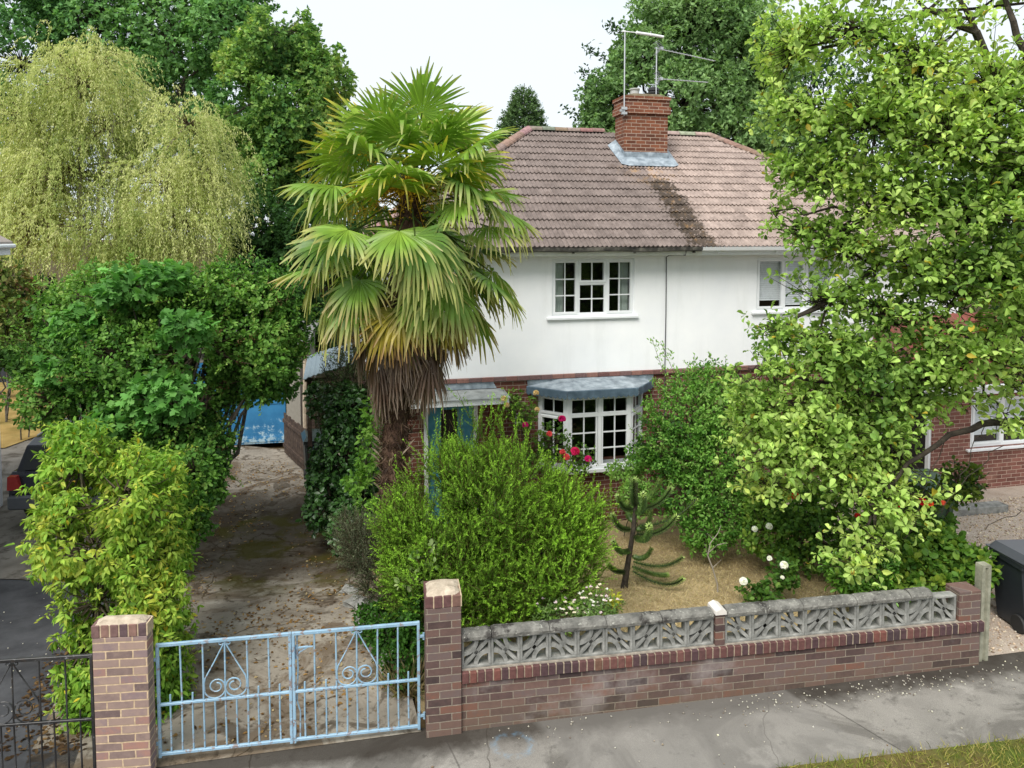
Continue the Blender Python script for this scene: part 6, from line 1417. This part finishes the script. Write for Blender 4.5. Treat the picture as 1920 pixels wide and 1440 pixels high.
# conifer spire above the roof
cf = thing('fir_tree', 'small pointed dark fir seen above the left end of the ridge', 'tree', ygz(at(975, 560, 40)), group='trees beyond the houses')
lv = Leaves(); Pc = []; Dc = []
apex = at(983, 165, 40); n = 3600; h_ = rng.random(n) ** .62; an = rng.random(n) * 2 * PI; Rm = (.15 + 2.5 * h_ ** .85) * (.62 + .38 * np.sin(h_ * 46) ** 2) * (.35 + .65 * rng.random(n) ** .5); pz = apex[2] - h_ * 5.2
Pc = np.stack([apex[0] + np.cos(an) * Rm - .25 * h_, apex[1] + np.sin(an) * Rm, pz - .12 * Rm], 1); Dc = unit(np.stack([np.cos(an), np.sin(an), -.15 + .5 * (1 - h_)], 1) + .3 * rng.normal(size=(n, 3)))
shoots(lv, Pc, Dc, 9, .34, .20, .06, G(48, 78, 54), G(118, 148, 92), .8, .2); lv.build('crown', M['leaf_far'], cf)
mb = MB(); bz = np.array(cf.location); mb.tube([bz, (bz + apex) / 2, apex + [0, 0, .25]], [.22, .14, .02], 8)
mb.build('trunk', M['bark'], cf, world=True)

# weeping birch
BIR = [G(126, 142, 76, 1.1), G(158, 170, 100, 1.1), G(184, 190, 124, 1.15), G(202, 202, 146, 1.15), G(172, 184, 106, 1.1)]
bt = thing('weeping_birch', 'pale yellow green weeping birch on the left', 'tree', ygz(at(190, 740, 25)), group='trees beyond the houses')
bir_b = [bl(150, 160, 25, 90, 70, 2), bl(60, 230, 25, 80, 80, 2), bl(200, 240, 25, 60, 80, 1.8), bl(130, 320, 24.5, 140, 90, 2.4), bl(20, 350, 25, 70, 90, 2), bl(355, 235, 25, 60, 55, 1.6), bl(310, 345, 24.5, 80, 75, 2), bl(390, 330, 25, 50, 60, 1.6), bl(80, 430, 24, 110, 70, 2.2), bl(220, 430, 24, 110, 70, 2.2), bl(340, 420, 24.5, 80, 60, 1.8), bl(190, 110, 25, 40, 40, 1.2), bl(260, 480, 24, 100, 40, 1.6)]
P, N, bi = blob_pts(bir_b, 5000, .3, .5, 81, -.42, .75)
lv = Leaves(); m = 44; n = len(P); ln = .7 + 1.2 * rng.random(n); t_ = np.tile((np.arange(m) + rng.random(m)) / m, n); i = np.repeat(np.arange(n), m)
hdir = unit(np.stack([N[:, 0], N[:, 1], 0 * N[:, 0]], 1) + .3 * rng.normal(size=(n, 3)) * [1, 1, 0])
Q = P[i] + hdir[i] * (ln[i] * .55 * np.sin(t_ * 1.5))[:, None] + np.array([0, 0, 1.]) * (ln[i] * (.22 * np.sin(t_ * PI) - 1.0 * t_ ** 1.7))[:, None] + rng.normal(size=(n * m, 3)) * .022
tt = (.5 + .45 * noise3(P, .6, 82) + .16 * rng.normal(size=n))[i] + .08 * rng.normal(size=n * m)
lv.add(Q, rng.normal(size=(n * m, 3)) * .35 + np.array([0, 0, -.9]) + hdir[i] * .35, rdir(n * m), .10 * (1 + .2 * rng.normal(size=n * m)).clip(.5, 1.5), .03, pick(BIR, tt, .12)); lv.build('crown', M['leaf_far'], bt)
mb = MB(); b0 = np.array(bt.location); wm = surf('birch_bark', [(.3, lin(110, 104, 92)), (.6, lin(176, 168, 150))], 6, .85, .3)
fk = [limb(mb, b0 - [0, 0, .3], at(160, 520, 25), .2, .14, 8, .05), limb(mb, at(160, 520, 25), at(150, 150, 25), .12, .03, 7, .05), limb(mb, at(160, 520, 25), at(215, 220, 25), .08, .025, 7, .05), limb(mb, at(160, 470, 25), at(355, 230, 25), .08, .025, 7, .08), limb(mb, at(160, 430, 25), at(60, 220, 25), .07, .02, 7, .06)]
mb.build('trunk', wm, bt, world=True)
q = rng.random(n) < .22; l2 = Leaves(); Bc = np.array([list(b[0]) for b in bir_b])[bi[q]]; l2.twigs(Bc, P[q], .02, .008, lin(124, 110, 84), -.05); l2.build('twigs', M['leaf_far'], bt)

# reddish shrub and dark trees at the far left
F_b = [bl(15, 540, 20, 35, 45, 1), bl(20, 600, 19, 30, 40, .9), bl(-30, 560, 20, 50, 90, 1.2), bl(10, 640, 18.5, 30, 35, .8)]
shrub('cherry_plum', 'green shrub with coppery red tips at the far left edge', 'bush', ygz(at(5, 700, 19.5)), F_b, 900, 6, .12, .08, [G(70, 104, 48), G(100, 134, 64), G(120, 130, 70), G(160, 116, 90)], 'oval', 'leaf_far', seed=91, gap=-.8, stemr=.03)
H_b = [bl(60, 600, 30, 90, 80, 2.5), bl(-20, 620, 30, 90, 80, 2.5), bl(170, 620, 30, 100, 80, 2.5), bl(300, 620, 29, 100, 80, 2.5), bl(60, 690, 29, 100, 40, 2)]
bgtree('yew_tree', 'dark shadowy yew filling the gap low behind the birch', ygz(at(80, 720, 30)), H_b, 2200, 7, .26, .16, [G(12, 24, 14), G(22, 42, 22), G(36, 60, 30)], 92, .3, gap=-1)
low_b = [bl(60, 690, 17.5, 30, 25, .6), bl(30, 670, 18.0, 35, 20, .6)]
shrub('laurel_bush', 'low green bush between the dark fence panel and the lilac', 'bush', ygz(at(50, 730, 17.8)), low_b, 420, 6, .11, .06, [G(50, 86, 40), G(90, 130, 60)], 'oval', 'leaf_far', seed=93, gap=-2, stemr=.02)

# ---------------------------------------------------------------- ground cover, litter, stones
def inpoly(x, y, poly):
    r = np.zeros(len(x), bool); n = len(poly)
    for i in range(n):
        (xa, ya), (xb, yb) = poly[i][:2], poly[(i + 1) % n][:2]
        c = ((ya > y) != (yb > y)) & (x < (xb - xa) * (y - ya) / (yb - ya + 1e-12) + xa); r ^= c
    return r
def scatter(poly, n):
    px = np.array([p[0] for p in poly]); py = np.array([p[1] for p in poly])
    x = rng.uniform(px.min(), px.max(), n); y = rng.uniform(py.min(), py.max(), n); k = inpoly(x, y, poly); x, y = x[k], y[k]
    return np.stack([x, y, np.array([gz(a, b_) for a, b_ in zip(x, y)])], 1)
def blades(name, label, poly, n, L, W, pal, lean=.9, off=.0, patch=None):
    P = scatter(poly, n)
    if patch is not None: P = P[noise3(P, patch, 5) > -.2]
    P[:, 2] += off; m = len(P); D = unit(np.stack([rng.normal(size=m) * lean, rng.normal(size=m) * lean, np.ones(m)], 1)); lv = Leaves()
    lv.add(P, D, rdir(m), L * (.5 + rng.random(m)), W, pick(pal, .5 + .3 * noise3(P, 1.3, 9) + .2 * rng.normal(size=m)), 'lance')
    return tag(lv.build(name, M['needle']), label, 'grass', kind='stuff')
blades('dry_grass_blades', 'short straw coloured dry grass on the front lawn', [(0.2, 7.4), (5.0, 8.2), (4.9, 12.6), (-.5, 12)], 42000, .055, .006, [G(164, 144, 104, .95), G(200, 180, 136, .95), G(222, 206, 166, .95), G(142, 146, 90, .85)], 1.6, .0)
blades('verge_grass_blades', 'green and straw grass on the verge at the bottom right', [(1.75, 5.4), (9, 6.4), (9, 7.04), (2.35, 6.17)], 16000, .07, .007, [G(96, 122, 42), G(140, 156, 64), G(186, 176, 98), G(200, 186, 126)], .8, .01)
def litter(name, label, cat, P, L, W, pal, tm='oval', flat=.25, mat='leaf_far'):
    m = len(P); lv = Leaves(); D = unit(np.stack([rng.normal(size=m), rng.normal(size=m), flat * rng.normal(size=m)], 1)); Nn = np.array([0, 0, 1.]) + flat * rng.normal(size=(m, 3))
    sc = .6 + .8 * rng.random(m); P = P + np.array([0, 0, .014]); lv.add(P, D, Nn, L * sc, W * sc, pick(pal, rng.random(m), .15), tm); return tag(lv.build(name, M[mat]), label, cat, kind='stuff')
dr = [(-3.4, 6.4), (-1.0, 6.9), (-4.2, 16.5), (-7.2, 17)]
P = scatter(dr, 9500); P = P[noise3(P, 1.1, 33) + .4 * rng.normal(size=len(P)) > .1]
litter('fallen_leaves', 'brown fallen leaves and debris scattered over the concrete driveway', 'leaf litter', P, .045, .024, [G(90, 66, 40, .8), G(140, 104, 62, .8), G(190, 150, 92, .8), G(206, 190, 150, .8)])
hl = [(-4.1, 6.5), (-3.2, 6.55), (-4.6, 10.5), (-5.2, 10.4)]
wl = [tuple(wp(s, y)[:2]) for s, y in ((-.1, -.30), (5.7, -.34), (7.2, -.2), (7.2, .02), (5.5, -.02), (-.1, -.04))]
P = scatter(wl, 3400); P = P[(noise3(P, 1.6, 44) + .5 * (P[:, 0] - 1) / 4 + .4 * rng.normal(size=len(P))) > .25]
litter('stone_grit', 'pale grit and pebbles gathered along the foot of the brick wall', 'gravel', P - [0, 0, .008], .022, .016, [lin(150, 140, 126), lin(206, 200, 190), lin(226, 222, 214), lin(120, 100, 84)], 'peb', .3, 'needle')
P = scatter([tuple(wp(-4, -1.5)[:2]), tuple(wp(7, -1.5)[:2]), tuple(wp(7, -.3)[:2]), tuple(wp(-4, -.3)[:2])], 260)
litter('pavement_grit', 'scattered white chips and dead leaf bits on the grey pavement', 'gravel', P - [0, 0, .006], .022, .016, [lin(226, 222, 214), lin(206, 200, 190), lin(150, 120, 84)], 'peb', .3, 'needle')
P = scatter([(-8, 6), (-4.2, 6.2), (-5.6, 10.3), (-9, 10.3)], 190); litter('drive_grit', 'white specks and chips scattered on the dark asphalt drive', 'gravel', P - [0, 0, .004], .024, .018, [lin(226, 222, 214), lin(206, 200, 190)], 'peb', .3, 'needle')
P = scatter([(-4.75, 6.45), (-3.95, 6.5), (-4.9, 8.6), (-5.5, 8.6)], 1500); litter('hedge_litter', 'dark leaf mould on the asphalt along the foot of the hedge', 'leaf litter', P - [0, 0, .006], .05, .03, [G(60, 46, 34, .8), G(96, 74, 52, .8), G(140, 112, 74, .8)])
P = scatter([tuple(wp(5.85, .15)[:2]), tuple(wp(11, .15)[:2]), (11, 13.4), (5.6, 13)], 15000)
litter('gravel_stones', 'pale pinkish gravel stones on the front yard at the right', 'gravel', P - [0, 0, .008], .034, .026, [lin(160, 134, 114), lin(206, 184, 164), lin(228, 212, 198), lin(240, 232, 224)], 'peb', .3, 'needle')
# rough edging stones beside the drive, each its own
for i, (x, y, r, lab) in enumerate(((655, 1110, .10, 'rough grey edging stone beside the drive, highest of the row under the heather'), (672, 1135, .14, 'rough grey edging stone beside the drive, second below the heather'), (688, 1165, .12, 'rough grey edging stone beside the drive, just above the right blue gate leaf'), (738, 1262, .15, 'upright pale stone behind the right blue gate leaf'))):
    p = at(x, y, 8); Yy = CZ
    Yg = 9.0
    for _ in range(20):
        q = at(x, y, Yg); Yg += (q[2] - gz(q[0], q[1])) * 1.2
    q = at(x, y, Yg); mb = MB(); V = []; F = []; n, m = 9, 6
    for j in range(m + 1):
        for k in range(n):
            a = 2 * PI * k / n; b_ = PI * j / m; rr_ = r * (1 + .22 * rng.normal()); V.append((rr_ * 1.2 * math.sin(b_) * math.cos(a), rr_ * math.sin(b_) * math.sin(a), rr_ * (1.3 if i == 3 else .6) * math.cos(b_)))
    for j in range(m):
        for k in range(n): F.append((j*n+k, (j+1)*n+k, (j+1)*n+(k+1) % n, j*n+(k+1) % n))
    mb.add(V, F); o = mb.build('edging_stone', M['cast']); o.location = (q[0], q[1], gz(q[0], q[1]) + r * .2); tag(o, lab, 'stone', 'edging stones beside the drive')
# straw tuft inside the gate
t = thing('dry_tuft', 'tuft of dead straw coloured grass inside the right gate leaf', 'grass tuft', ground_at(at(765, 1300, 7.35))); lv = Leaves(); m = 300; b0 = np.array(t.location)
D = unit(np.stack([rng.normal(size=m) * .8, rng.normal(size=m) * .8, np.ones(m) * .8], 1)); lv.add(b0 + rng.normal(size=(m, 3)) * [.06, .06, .0], D, rdir(m), .30 * (.5 + rng.random(m)), .009, pick([G(150, 130, 90, .8), G(196, 180, 140, .8), G(120, 140, 80, .8)], rng.random(m)), 'lance'); lv.build('blades', M['needle'], t)
# rusty lattice beside the door
tl = thing('trellis', 'dark red twisted plant support between the blue door and the bay', 'trellis', hp(-3.86, -.12, -.4), HA)
mb = MB()
for x in (-.05, .05): mb.tube([(x + .03 * math.sin(i * 1.1 + x * 40), 0, .28 * i) for i in range(9)], .016, 5)
for i in range(1, 8): mb.tube([(-.06, -.005, .28 * i), (.06, .005, .28 * i + .12)], .011, 5)
mb.build('lattice', plain('rusty_red', lin(92, 34, 26), .7), tl)
print('verts', sum(len(o.data.vertices) for o in bpy.data.objects if o.type == 'MESH'), 'objs', len(bpy.data.objects))
